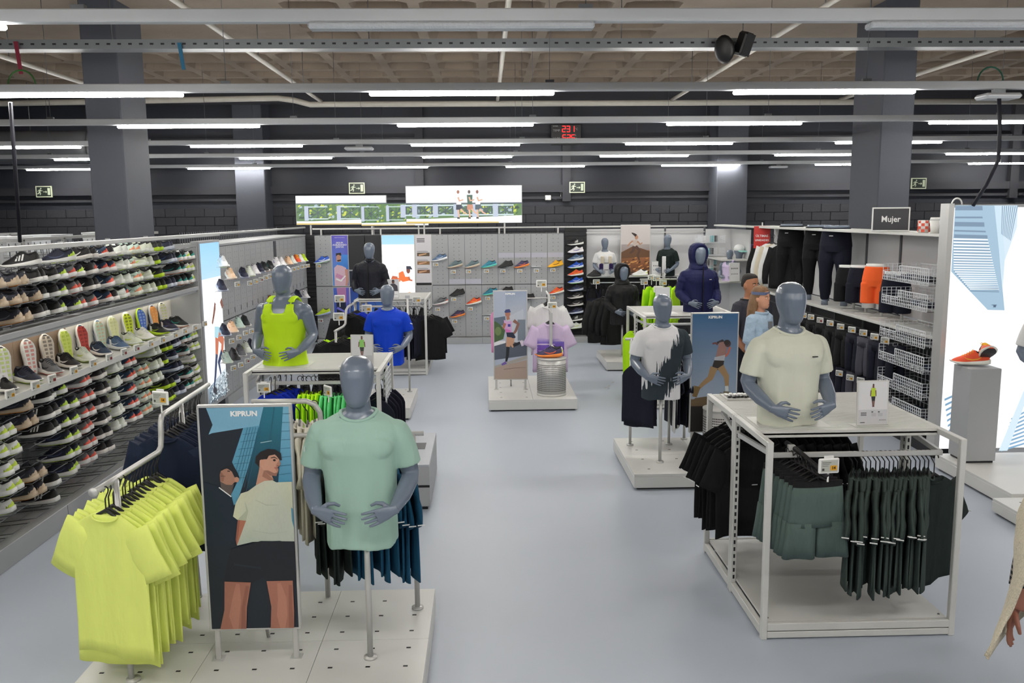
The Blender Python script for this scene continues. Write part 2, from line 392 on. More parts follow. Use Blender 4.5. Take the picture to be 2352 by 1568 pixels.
# junction box and small camera
p=at(1259,454,Y=WALLY-.1)
t=T('junction_box','small white junction box with cable on the dark back wall','junction box',None,(p.x,WALLY-.04,p.z))
O('case',B().box(-.07,-.05,-.06,.07,0,.06),WHITE,t,bev=.012); O('cable',B().tube([(.07,0,-.02),(.2,0,-.03),(.3,0,.02),(.32,0,.12)],.008,6),WHITE,t); O('sensor',B().box(.28,-.06,.12,.36,0,.17),BLACKP,t); O('sensor_lamp',B().blob((.29,-.065,.145),(.014,.014,.014),8,6),RED,t)
# ================================================================= PRICE TAGS
TAGG='electronic price tags'
def _tagmesh():
    fr=B().box(-.045,0,-.032,.045,.012,.032).mesh('frame',.004)
    def scr(c,big=False):
        sh=[((188,190,182),rect(.0,.0,1,1)),(c,rect(.55,.12,.95,.55)),((90,92,90),rect(.06,.78,.6,.83)),((110,112,110),rect(.06,.64,.5,.68)),((110,112,110),rect(.06,.5,.42,.54)),((70,72,70),rect(.06,.12,.2,.32)),]+([] if big else [((30,28,20),rect(.66,.24,.72,.44)),((30,28,20),rect(.77,.24,.83,.44)),((30,28,20),rect(.86,.24,.89,.4))])
        return print_mesh('screen',sh,.074,.05)
    return fr,scr((232,170,40)),scr((150,40,46)),scr((232,170,40),True)
TAG_F,TAG_Y,TAG_R,TAG_B=_tagmesh()
TAG_CLIP=B().box(-.02,.004,.03,.02,.01,.042).mesh('clip')
def price_tag(loc,rz,label,red=False,sc=1.0,tilt=0,group=TAGG,stem=None):
    t=T('price_tag',label,'price tag',group,loc,(tilt,0,rz)); t.scale=(sc,)*3
    O('frame',TAG_F,TAGW,t); big=sc in (1.2,1.25,1.35) and not red
    O('screen',TAG_R if red else TAG_B if big else TAG_Y,PRINT,t,(0,-.0005,-.025))
    if big: text('14',.0175,BLACKP,t,(.0185,-.0016,-.0085),bold=.0004); O('clip',TAG_CLIP,TAGW,t)
    if stem is None: stem=.04 if sc>=1.2 else 0
    if stem: O('stem',B().box(-.0035,.007,-.03-stem,.0035,.011,-.025),TAGW,t)
    return t
# ================================================================= LEFT SHOE SHELVING
SX=-3.46; SY0,SY1=5.2,10.62
t=LSH=T('shoe_shelving','long grey shoe wall with wire shelves and a lit display shelf','shelving',None,(SX,SY0,0))
L_=SY1-SY0
CREAM=M('cream_backboard',(226,222,212),.6,var=.03)
O('plinth',B().box(-.64,0,0,0,L_,.17),GREYP,t,bev=.004)
for k in range(5): O('plinth_joint',B().box(-.001,.6+k*1.2,.01,.001,.604+k*1.2,.165),BLACKM,t)
O('back_panel',B().box(-.64,0,.17,-.62,L_,2.0),M('slate_panel',(96,98,102),.6),t)
O('end_panel',B().box(-.64,L_-.03,0,0,L_,2.18),GREYP,t)
O('end_panel',B().box(-.64,0,0,0,.03,2.18),GREYP,t)
O('display_shelf',B().box(-.4,.03,1.185,0,L_-.03,1.22),WHITE,t,bev=.003)
O('shelf_edge',B().box(0,.03,1.165,.012,L_-.03,1.225),WHITE,t,bev=.003)
O('ledge_rail',B().box(-.03,.03,1.63,0,L_-.03,1.675),GREYP,t,bev=.004)
O('ledge_deck',B().box(-.36,.03,1.6,-.03,L_-.03,1.625),GREYP,t)
for k in range(12):
    a=.05+k*.448
    O('backboard',B().box(-.36,a,1.222,-.345,a+.444,1.6),CREAM if not 2<=k<=5 else M('brown_print',(150,128,108),.6,var=.35,vs=1.5),t)
for k in range(6): O('upright',B().box(-.62,.1+k*1.06,.17,-.58,.14+k*1.06,2.28),GREYP,t)
O('top_rail',B().box(-.03,0,2.26,.02,5.7+.6,2.3),STEEL,t,bev=.004)
O('top_rail',B().box(-.03,6.35,2.27,.02,11.75,2.3),STEEL,t,bev=.004)
b=B()
for k in range(48): b.bar((-.6,.05+k*.112,2.0),(-.6,.05+k*.112,2.27),.006)
for k in range(4): b.bar((-.6,.05,2.0+k*.085),(-.6,L_-.05,2.0+k*.085),.006)
O('mesh_panel',b,CHROME,t)
# underside lamp strips
O('strip_lamp',B().box(-.3,.05,1.592,-.28,L_-.05,1.599),M('shelf_strip',(255,248,232),.5,emit=5,var=0),t)
WIRE=B()
for s in (-1,1):
    WIRE.tube([(-.3,s*.06,.0),(-.02,s*.06,.03),(0,s*.045,.045)],.0035,5)
WIRE.tube([(0,-.045,.045),(0,.045,.045)],.0035,5); WIRE.tube([(-.29,-.06,0),(-.29,.06,0)],.0035,5); WIRE.tube([(-.15,-.06,.016),(-.15,.06,.016)],.003,5)
WIRE=WIRE.mesh('wire_shelf')
LOWZ=[.2+.138*k for k in range(7)]; UPZ=[1.70+.138*k for k in range(4)]
COLY=[5.65,5.96,6.27,6.6,6.92,7.22,7.53,7.86,8.2,8.53,8.84,9.18,9.5,9.83,10.16,10.44]
for z in LOWZ+UPZ:
    for y in COLY:
        O('wire_shelf',WIRE,CHROME,t,(-.0,y-SY0+.055,z-.012),None,(1,1.9,1))
# ================================================================= TALL RUNNER LIGHTBOX AT THE END
Y0,Y1=10.66,11.42
t=T('runner_lightbox','tall backlit runner panel between shoe shelves and grey panel wall','lightbox',None,(SX+.02,(Y0+Y1)/2,0),PI/2)
wd,hh=Y1-Y0,1.98
O('frame',B().box(-wd/2-.03,0,.14,wd/2+.03,.1,.2+hh+.03),GREYP,t,bev=.004)
sh=[([(250,252,255),(250,252,255),(140,196,240),(140,196,240)],rect(0,0,1,1)),([(250,252,255),(250,252,255),(252,253,255),(252,253,255)],rect(0,.1,1,.78)),
    ([(70,85,95),(90,105,115),(205,215,222),(130,150,165)],[(0,0),(1,0),(1,.17),(0,.1)])]
rnd=random.Random(3)
for k in range(240):
    x=rnd.uniform(0,.96); y=rnd.uniform(0,.1+.05*x); sh.append((rnd.choice([(30,38,44),(225,235,240),(120,140,150)]),[(x,y),(x+.035,y+.003),(x+.03,y+.012),(x+.004,y+.01)]))
A=hh/wd
sh+=[((120,70,50),limb([(.42,.62),(.3,.55),(.2,.5)],[.05,.04,.03],A)),((120,70,50),limb([(.72,.63),(.8,.58)],[.06,.05],A)),
     ((250,250,252),limb([(.58,.6),(.5,.45)],[.16,.14],A)),((165,205,215),limb([(.45,.47),(.42,.4)],[.14,.15],A)),
     ((190,110,80),limb([(.5,.42),(.7,.36),(.62,.29)],[.11,.09,.06],A)),((40,55,90),limb([(.62,.3),(.42,.24),(.5,.16)],[.06,.06,.03],A)),
     ((190,110,80),limb([(.4,.4),(.32,.28)],[.1,.06],A)),((40,55,90),limb([(.33,.3),(.2,.17),(.1,.1)],[.06,.05,.03],A)),((25,25,35),limb([(.06,.1),(.22,.065)],[.06,.05],A))]
O('print',print_mesh('print',sh,wd,hh,.0008),BACKLIT,t,(0,-.001,.2))
# ================================================================= GREY PERFORATED PANEL WALLS
HOLE=M('hole_dark',(60,61,64),.8)
def panel_mesh(w,h,holes=True):
    b=B().box(-w/2+.003,0,.004,w/2-.003,.02,h-.004)
    if holes:
        n=int(h/.075)
        for k in range(n):
            for x in (-.05,.05): b.add([(x-.005,-.0008,.05+k*.075),(x+.005,-.0008,.05+k*.075),(x+.005,-.0008,.062+k*.075),(x-.005,-.0008,.062+k*.075)],[(0,1,2,3)],1)
    return b.mesh('panel')
PU=panel_mesh(.305,.98); PD=panel_mesh(.305,1.0)
t=PWL=T('shoe_panel_unit','grey perforated panel wall receding beyond the runner lightbox','wall unit',None,(SX,11.46,0),PI/2)
n=18
for k in range(n):
    O('panel',PU,[GREYP,HOLE],t,(.155+k*.307,0,1.14)); O('panel',PD,[GREYP,HOLE],t,(.155+k*.307,0,.13))
O('carcass',B().box(0,.021,0,n*.307,.6,2.14),M('panel_shadow_gap',(70,71,74),.6),t); O('plinth',B().box(0,-.02,0,n*.307,.021,.128),GREYP,t)
O('top_cap',B().box(0,-.005,2.125,n*.307,.6,2.15),GREYP,t)
for k in range(n):
    O('latch',B().box(.285+k*.307,-.004,1.2,.297+k*.307,0,1.27),BLACKM,t)
O('info_plate',B().box(2.95,-.006,1.62,3.12,0,2.1),M('info_plate_grey',(62,64,70),.5),t)
b=B()
for k in range(60): b.bar((.05+k*.09,.5,2.15),(.05+k*.09,.5,2.3),.006)
b.bar((0,.5,2.22),(5.4,.5,2.22),.006); O('mesh_panel',b,CHROME,t)
# back panel wall (Y=17)
BW=17.0
t=PWB=T('shoe_panel_unit','grey perforated panel wall with trail shoes along the back','wall unit',None,(0,BW,0))
xb0=-3.29; pw=.3213; PB_U=panel_mesh(pw,.98); PB_D=panel_mesh(pw,1.02)
for k in range(15):
    x=xb0+(k+.5)*pw
    if k==0 or k>=6: O('panel',PB_U,[GREYP,HOLE],t,(x,0,1.15))
    if k==0 or k>=6 or 4<=k<=5: O('panel',PB_D,[GREYP,HOLE],t,(x,0,.125))
BLKD=M('black_door',(34,34,38),.5,var=.1)
for k in (2,3):
    o=O('door',B().box(-pw/2+.004,-.012,.32,pw/2-.004,.02,.97),BLKD,t,(xb0+(k+.5)*pw,0,1.15),bev=.004); O('handle',B().box(.12,-.02,.35,.145,-.012,.42),STEEL,o)
    O('niche',B().box(-pw/2,.02,0,pw/2,.03,.3),M('niche_navy',(26,38,60),.5),t,(xb0+(k+.5)*pw,0,1.15)); O('niche_shelf',B().box(-pw/2,-.02,.29,pw/2,.02,.315),GREYP,t,(xb0+(k+.5)*pw,0,1.15))
O('carcass',B().box(xb0,.031,0,xb0+15*pw,.55,2.13),MATS['panel_shadow_gap'],t); O('plinth',B().box(xb0,-.12,0,xb0+15*pw,.03,.12),GREYP,t,bev=.004)
for k in range(5): O('plinth_joint',B().box(xb0+k*1.07,-.1215,.005,xb0+k*1.07+.004,-.12,.118),BLACKM,t)
O('top_rail',B().box(xb0-.05,.1,2.235,1.62,.14,2.265),STEEL,t,bev=.004)
for k in range(5): O('rail_post',B().box(xb0+.1+k*1.15,.1,2.1,xb0+.13+k*1.15,.14,2.24),STEEL,t)
b=B()
for k in range(60): b.bar((xb0+.05+k*.08,.4,2.13),(xb0+.05+k*.08,.4,2.23),.008)
O('mesh_panel',b,BLACKM,t)
for k in (8,9,11,12,13,14): O('shelf_strip',B().box(-pw/2+.01,-.003,0,pw/2-.01,0,.09),M('lilac_strip',(188,188,200),.4),t,(xb0+(k+.5)*pw,0,1.67 if k>10 else 1.17))
# black slatted niche between the two panel walls
o=T('slatted_corner_unit','black slatted wall panel in the back left corner','slat wall',None,(SX,16.95,0))
for k in range(26): O('slat',B().box(-.1,.03,.1+k*.078,.17,.05,.155+k*.078),BLACKM,o)
O('backing',B().box(-.1,.06,.05,.17,.08,2.14),BLKD,o)
# posters set into the back wall
def printed(name,label,cat,shapes,w,h,loc,rz=0,mat=None,depth=.02,fm=None,group=None,border=.012):
    t=T(name,label,cat,group,loc,rz)
    O('frame',B().box(-w/2-border,0,-border,w/2+border,depth,h+border),fm or WHITE,t,bev=.003)
    O('print',print_mesh('print',shapes,w,h),mat or PRINT,t,(0,-.0006,0))
    return t
A=.98/.3
sk=(205,150,130)
sh=[([(90,160,235),(60,120,225),(110,95,205),(95,85,200)],rect(0,0,1,1)),([(40,90,190),(30,70,180),(70,150,235),(70,150,235)],rect(.3,.1,1,.62)),
    (sk,limb([(.42,.6),(.4,.48)],[.16,.14],A)),((40,32,30),limb([(.4,.655),(.42,.6)],[.16,.17],A)),(sk,ell(.4,.57,.14,.05)),((60,42,38),limb([(.42,.52),(.44,.49)],[.13,.1],A)),
    ((225,190,205),[(.1,.36),(.3,.42),(.6,.4),(.85,.36),(.95,.0),(.1,.0)]),(sk,limb([(.88,.33),(.9,.1),(.86,0)],[.1,.08,.08],A)),((215,150,190),limb([(.2,.22),(.75,.14)],[.12,.12],A)),((250,250,250),limb([(.2,.14),(.5,.1),(.8,.2)],[.05,.06,.04],A))]
t=printed('printed_banner','tall blue banner with sprinter portrait and white lettering','banner',sh,.305,.97,(xb0+1.5*pw,BW-.005,1.155))
for k,s in enumerate(('SEGUIR','ACELERANDO','JUNTOS')): text(s,.042,TAGW,t,(0,-.006,.83-k*.04),bold=.001)
text('CARBON STRONG IMPULSE',.016,TAGW,t,(0,-.006,.93))
sh=[([(40,60,150),(60,120,220),(110,100,200),(70,110,210)],rect(0,0,1,1)),((190,130,180),limb([(.5,1),(.55,.7)],[.3,.25],A)),((20,30,60),limb([(.45,.72),(.5,.35)],[.3,.3],A)),((120,120,220),limb([(.2,.6),(.8,.5)],[.08,.05],A)),((30,60,170),rect(0,0,1,.25))]
printed('printed_banner','lower blue banner showing runner hips below the portrait','banner',sh,.305,.98,(xb0+1.5*pw,BW-.005,.14))
sh=[([(60,130,220),(70,150,230),(30,60,150),(30,60,150)],rect(0,0,1,1))]
printed('printed_banner','plain blue gradient banner below the black doors','banner',sh,.62,.98,(xb0+3*pw,BW-.005,.14))
A=1.25/.62
sh=[([(250,252,255),(250,252,255),(150,205,240),(150,205,240)],rect(0,0,1,1)),((252,253,255),rect(0,0,1,.86)),((235,110,40),limb([(.3,.33),(.42,.34),(.55,.3)],[.02,.03,.05],A)),((235,110,40),[(.5,.42),(.62,.45),(.78,.38),(.82,.3),(.62,.28),(.5,.33)]),
    ((235,240,245),[(.64,.45),(.78,.47),(.8,.36),(.7,.36)]),((120,60,40),ell(.8,.46,.06,.05)),((25,30,48),limb([(.74,.5),(.86,.5),(.92,.475)],[.05,.05,.01],A)),((190,100,60),limb([(.8,.36),(.84,.31),(.92,.3)],[.035,.03,.025],A)),((190,90,50),limb([(.45,.34),(.32,.36),(.24,.29)],[.05,.04,.02],A)),((255,180,110),limb([(.8,.12),(.84,.06)],[.05,.03],A))]
printed('runner_lightbox','bright white backlit panel with crouched runner in orange','lightbox',sh,.62,1.25,(xb0+5*pw,BW-.03,.87),mat=BACKLIT,depth=.05)
sh=[((225,222,226),rect(0,0,1,1)),((30,30,32),rect(0,0,1,.05))]
for k in range(3): sh.append(((60,60,64),rect(.1,.86+k*.03,.6,.875+k*.03)))
for k,c in enumerate(((120,85,60),(150,110,70),(95,80,60))): sh+=[(c,rect(.1,.24+k*.17,.9,.31+k*.17)),((220,170,130),limb([(.2,.26+k*.17),(.7,.29+k*.17)],[.05,.03],3)),((120,120,124),rect(.1,.325+k*.17,.8,.335+k*.17)),((170,170,174),rect(.1,.345+k*.17,.7,.35+k*.17))]
printed('info_board','pale trail shoe buying guide board with three soil photos','info board',sh,.3,.97,(xb0+6.5*pw,BW-.005,1.15))
# ================================================================= BRIDGE LIGHTBOXES ABOVE THE BACK WALL
def bridge(u0,u1,seed,sky,gate):
    r=random.Random(seed); s=[((250,251,253),rect(0,0,1,1)),((86,122,70),rect(0,.12,1,gate))]
    for k in range(120):
        x=r.uniform(0,.96); y=r.uniform(.12,gate-.08); s.append((r.choice([(60,95,60),(120,150,60),(190,200,70),(40,66,52),(160,180,190)]),[(x,y),(x+r.uniform(.01,.05),y+.02),(x+.03,y+.09),(x+.005,y+.06)]))
    s.append(((244,244,240),[(0,.0),(1,.0),(1,.2),(0,.1)])); s.append(((210,180,90),[(0,.0),(.8,.0),(.8,.03),(0,.05)]))
    s.append(((70,84,92),rect(0,gate-.01,1,gate+.03)))
    return s
def gates(s,xs,w,z0,z1,A):
    c=(64,84,88); c2=(196,214,216)
    for x in xs:
        s+=[((178,188,206),rect(x-.05,z0-.06,x-.005,z1+.03))]
        for a,b in (((x,z0),(x+w,z1)),((x,z1),(x+w,z0)),((x+w/2,z0),(x+w/2,z1)),((x,z0),(x,z1)),((x+w,z0),(x+w,z1))): s.append((c,limb([a,b],[.006,.006],A)))
        for z in (z0,z1): s.append((c2,limb([(x-.01,z),(x+w+.01,z)],[.006,.006],A)))
    return s
LBY=17.25
def boxes(px0,py0,px1,py1,lab,shapes,Yd):
    p=at(px0,py1,Y=Yd); q=at(px1,py0,Y=Yd); W=q.x-p.x; H=q.z-p.z
    t=printed('bridge_lightbox',lab,'lightbox',shapes,W,H,((p.x+q.x)/2,Yd,p.z),mat=BACKLIT,depth=.08,fm=GREYP,border=.008)
    for s in (-.35,.35): O('foot',B().box(W*s-.015,.02,-.26,W*s+.015,.05,0),STEEL,t)
    return t
s=gates(bridge(0,1,5,0,.72),(.14,.5,.78),.2,.2,.62,.34); boxes(682,449,886,516,'lit panel of a bridge railing, lowest sky, leftmost of three',s,LBY)
s=gates(bridge(0,1,8,0,1.0),(.05,.42,.74),.2,.25,.86,.34); boxes(831,467,983,518,'low lit panel of bridge railing with leaves, middle of three',s[:-1],LBY-.1)
s=gates(bridge(0,1,9,0,.52),(.0,.1,.28,.46,.62,.8),.12,.22,.48,.34)
for x,tc,lc,hc in ((.45,(245,245,245),(30,44,60),(150,90,60)),(.545,(46,84,66),(190,130,100),(60,44,34)),(.615,(245,245,245),(60,80,90),(120,70,50))):
    s+=[(hc,ell(x,.84,.012,.05)),(tc,[(x-.02,.76),(x+.03,.76),(x+.025,.5),(x-.015,.5)]),(lc,[(x-.018,.5),(x+.03,.5),(x+.035,.36),(x-.02,.36)]),((215,170,140),limb([(x,.36),(x+.005,.15)],[.008,.006],.34)),((215,170,140),limb([(x+.02,.38),(x+.05,.28),(x+.075,.24)],[.008,.007,.005],.34)),((205,160,130),limb([(x,.7),(x+.01,.6),(x+.045,.63)],[.008,.008,.006],.34)),((20,24,30),limb([(x-.01,.14),(x+.012,.13)],[.008,.006],.34))]
boxes(934,426,1198,513,'large lit panel with three people running across a bridge',s,LBY-.2)
# ================================================================= PODIUMS
HOLEB=M('socket_black',(20,20,22),.6)
def podium(x0,y0,x1,y1,h,label,tiles=(1,1),hole=.2,reveal=True):
    t=T('podium',label,'podium',None,((x0+x1)/2,y0,0)); w=x1-x0
    O('base',B().box(-w/2,0,.02,w/2,y1-y0,h-.02),DECK,t,bev=.004); O('kick',B().box(-w/2+.03,.03,0,w/2-.03,y1-y0-.03,.02),BLACKM,t)
    nx,ny=tiles; dx=w/nx; dy=(y1-y0)/ny
    for i in range(nx):
        for j in range(ny):
            o=O('deck_panel',B().box(-w/2+i*dx+.0015,j*dy+.0015,h-.02,-w/2+(i+1)*dx-.0015,(j+1)*dy-.0015,h),DECK,t)
    if hole:
        b=B(); a=-w/2+hole/2
        while a<w/2-.03:
            c=hole/2
            while c<y1-y0-.03: b.box(a-.012,c-.007,h-.001,a+.012,c+.007,h+.0006); c+=hole
            a+=hole
        o=O('socket',b,HOLEB,t); o['kind']='stuff'
    return t
podium(-2.1,2.6,-.34,5.2,.18,'large white podium under the lime t-shirt rack and mint mannequin',(3,4),.195)
podium(1.33,7.63,2.75,8.93,.15,'white podium under the black and white print mannequin',(2,2),.33)
podium(.02,10.92,1.16,12.6,.15,'white podium with street runner poster and perforated drum',(2,2),.33)
podium(-1.6,10.53,-.95,11.78,.15,'narrow white podium below the royal blue mannequin',(1,2),.33)
podium(1.92,13.7,2.9,14.95,.15,'white podium below the black hooded mannequin',(1,1),0)
podium(4.38,6.9,8.5,8.15,.15,'long white podium in front of the staircase lightbox',(4,1),0)
podium(4.2,4.6,8.5,6.87,.13,'lower white podium at the right edge with sockets',(4,2),.33)
# ================================================================= POSTER STANDS
def stand(label,shapes,w,h,loc,rz,z0,depth=.035,logo=None,legs=.34,dx=0):
    t=T('poster_stand',label,'poster stand',None,loc,rz)
    fr=B().box(-w/2-.006,.002,z0-.006,w/2+.006,depth,z0+h+.006)
    O('frame',fr,STEEL,t,bev=.003)
    O('back_board',B().box(-w/2,depth,z0,w/2,depth+.004,z0+h),WHITE,t)
    for s in (-1,1): O('leg',B().box(s*legs*w-.014,.006,0,s*legs*w+.014,.03,z0),STEEL,t,bev=.004); O('foot_plate',B().box(s*legs*w-.03,-.01,0,s*legs*w+.03,.05,.005),STEEL,t)
    O('leg',B().tube([(0,.06,z0+.3),(0,.25,0)],.01,8),STEEL,t)
    O('print',print_mesh('print',shapes,w-.012,h-.012),PRINT,t,(0,.0015,z0+.006))
    if logo: text('KIPRUN',logo,TAGW,t,(dx*w,-.002,z0+h*.967),bold=.0016,sx=1.08)
    return t
A=1.19/.46; TE=(196,210,186); SKP=(188,128,104)
def PA(x,y):
    L=22+.0513*(y-48); R=1012+.034*(y-42); return ((x-L)/(R-L),1-(y-45)/2478)
def PP(c,*q): return (c,[PA(*z) for z in q])
GL=(44,96,118)
sh=[((26,35,47),rect(0,0,1,1)),PP([(120,172,198),(128,178,204),(120,176,200)],(105,48),(735,45),(685,255),(510,270),(170,320),(130,335),(175,230)),PP((88,152,180),(510,270),(690,245),(560,700),(440,1080),(400,1120),(370,1000),(460,820),(385,640)),
    PP([(36,112,132),(40,118,138),(22,60,78),(20,52,68),(24,64,82),(34,106,128)],(735,45),(952,45),(895,865),(560,980),(540,780),(690,250)),PP([(120,178,204),(120,178,204),(82,150,182),(78,146,178)],(952,45),(1012,45),(1045,870),(890,870)),PP((44,112,132),(345,1340),(390,1380),(350,1568),(240,1560),(290,1470)),PP((58,140,160),(300,1420),(350,1400),(360,1500),(320,1560))]
for k in range(7): sh.append((GL,limb([PA(505-26*k,340+80*k),PA(668-24*k,320+82*k)],[.002,.002],A)))
for k in range(6): sh.append((GL,limb([PA(560+30*k,262),PA(420+24*k,760+40*k)],[.0022,.0022],A)))
for k in range(8): sh.append((GL,limb([PA(940-6*k,120+95*k),PA(1030,120+93*k)],[.002,.002],A)))
sh+=[(GL,limb([PA(855,45),PA(790,480)],[.004,.003],A)),((160,200,205),limb([PA(700,432),PA(825,412)],[.005,.004],A)),
    PP((20,35,51),(75,850),(240,910),(380,1020),(400,1170),(440,1280),(410,1568),(100,1568),(85,1200)),
    PP((92,80,76),(255,848),(405,880),(372,1005),(300,960),(262,915)),PP((172,126,106),(250,775),(262,735),(285,725),(312,705),(372,720),(412,790),(462,822),(455,850),(410,862),(380,890),(320,886),(255,850)),PP((150,104,88),(250,775),(262,738),(280,760),(300,800),(290,850),(258,848)),PP((22,27,34),(250,716),(330,678),(392,664),(442,750),(467,812),(412,806),(382,742),(332,706),(270,726)),
    (((60,44,40)),limb([PA(335,735),PA(362,740)],[.007,.006],A)),((190,140,118),ell(*PA(436,832),.026,.012)),((120,86,74),limb([PA(262,790),PA(310,792)],[.006,.004],A)),((236,236,236),limb([PA(240,915),PA(310,970),PA(375,1020)],[.006,.006,.006],A)),
    PP((190,142,118),(645,895),(684,720),(690,620),(742,608),(842,842),(705,874)),PP((160,112,92),(735,735),(842,842),(800,850),(715,800)),PP((202,152,128),(690,620),(740,600),(782,568),(850,556),(900,600),(918,664),(906,690),(882,705),(896,730),(872,800),(800,792),(740,742),(700,690)),PP((176,126,106),(905,620),(918,664),(906,690),(880,705),(896,730),(885,770),(860,720),(872,670)),
    PP((36,27,29),(688,700),(640,650),(648,580),(700,530),(780,498),(860,508),(922,548),(934,625),(908,622),(862,560),(792,574),(770,612),(742,612),(692,620),(684,660)),((204,150,126),ell(*PA(712,646),.022,.013)),PP((150,106,90),(735,735),(800,792),(872,800),(888,755),(850,768),(780,735)),((50,34,30),limb([PA(812,600),PA(850,590),PA(888,612)],[.004,.006,.003],A)),((44,30,28),ell(*PA(852,624),.016,.005)),((172,94,88),limb([PA(850,706),PA(896,716)],[.006,.004],A)),((120,80,70),limb([PA(880,686),PA(910,690)],[.005,.004],A)),
    PP((176,112,88),(445,1258),(532,1286),(512,1400),(432,1568),(418,1500)),PP((150,90,72),(445,1258),(470,1262),(450,1440),(430,1540),(418,1500)),
    PP([(206,208,178),(206,208,178),(206,206,180),(200,200,176),(196,198,180),(200,200,182),(200,202,180),(200,204,184),(204,206,176),(184,192,180),(182,190,178),(180,190,176),(182,192,180),(196,202,182),(206,208,176)],(392,1240),(420,1100),(480,985),(560,960),(650,895),(740,850),(830,845),(870,868),(1040,865),(1064,1562),(900,1522),(600,1530),(432,1568),(534,1290),(440,1278)),PP((176,182,158),(440,1278),(534,1290),(560,1180),(520,1060),(535,1180)),((182,186,168),limb([PA(640,1060),PA(760,1120),PA(900,1120)],[.004,.008,.003],A)),((176,186,172),limb([PA(600,1400),PA(800,1440),PA(980,1420)],[.003,.007,.003],A)),PP((74,138,166),(1030,1150),(1048,1165),(1062,1390),(1038,1300)),
    ((20,26,36),[(.27,.37),(.62,.405),(1,.4),(1,.215),(.68,.22),(.62,.235),(.5,.215),(.17,.225)]),((34,40,52),limb([(.3,.3),(.6,.28)],[.012,.01],A)),
    ((168,112,94),[(.18,.222),(.48,.215),(.42,.1),(.4,0),(.1,0),(.16,.09)]),((184,128,108),limb([(.33,.21),(.31,.14),(.27,.06),(.28,0)],[.02,.05,.06,.03],A)),((150,98,82),limb([(.44,.2),(.38,.1),(.37,0)],[.02,.02,.03],A)),((168,112,94),[(.66,.22),(.96,.22),(.96,.08),(.95,0),(.68,0),(.7,.1)]),((184,128,108),limb([(.8,.21),(.83,.14),(.82,.06),(.82,0)],[.02,.05,.06,.03],A)),((150,98,82),limb([(.93,.2),(.92,.1),(.92,0)],[.02,.02,.03],A))]
stand('tall poster of two men under glass towers beside the lime rack',sh,.465,1.2,(-1.235,4.36,.18),0,.17,logo=.036,legs=.44)
sh=[([(178,188,200),(170,184,200),(40,92,138),(46,98,142)],rect(0,0,1,1)),([(58,40,26),(50,36,24),(96,78,54),(110,90,62)],[(0,0),(1,0),(1,.3),(0,.28)]),((98,80,54),[(0,.26),(1,.29),(1,.305),(.8,.315),(.66,.335),(.6,.31),(.3,.3),(.1,.29)]),((26,20,16),rect(0,0,1,.22)),
    ((112,62,60),limb([(.45,.75),(.52,.755),(.57,.74)],[.02,.02,.018],A)),((50,44,52),limb([(.55,.755),(.66,.775),(.76,.72)],[.025,.032,.05],A)),((150,112,104),[(.6,.76),(.78,.77),(.76,.66),(.6,.6),(.52,.62)]),((70,48,46),ell(.79,.748,.07,.028)),((40,30,32),ell(.77,.76,.07,.022)),((190,104,84),limb([(.84,.72),(.8,.665),(.74,.64)],[.026,.022,.02],A)),((176,178,184),[(.5,.635),(.74,.655),(.72,.6),(.5,.595)]),
    ((44,36,32),[(.5,.61),(.72,.605),(.7,.55),(.62,.525),(.44,.535)]),((158,128,90),limb([(.5,.55),(.42,.46),(.26,.41),(.14,.36)],[.085,.065,.045,.03],A)),((158,128,90),limb([(.64,.555),(.78,.47),(.8,.36)],[.08,.06,.035],A)),((206,210,206),limb([(.79,.39),(.8,.345)],[.038,.036],A)),((120,112,90),limb([(.72,.335),(.86,.33),(.94,.32)],[.03,.025,.012],A)),((120,96,56),limb([(.14,.39),(.08,.3)],[.075,.05],A))]
stand('poster of a sprinter against blue sky beside the print mannequin',sh,.46,1.19,(2.24,8.39,.15),0,.19,logo=.036,legs=.44)
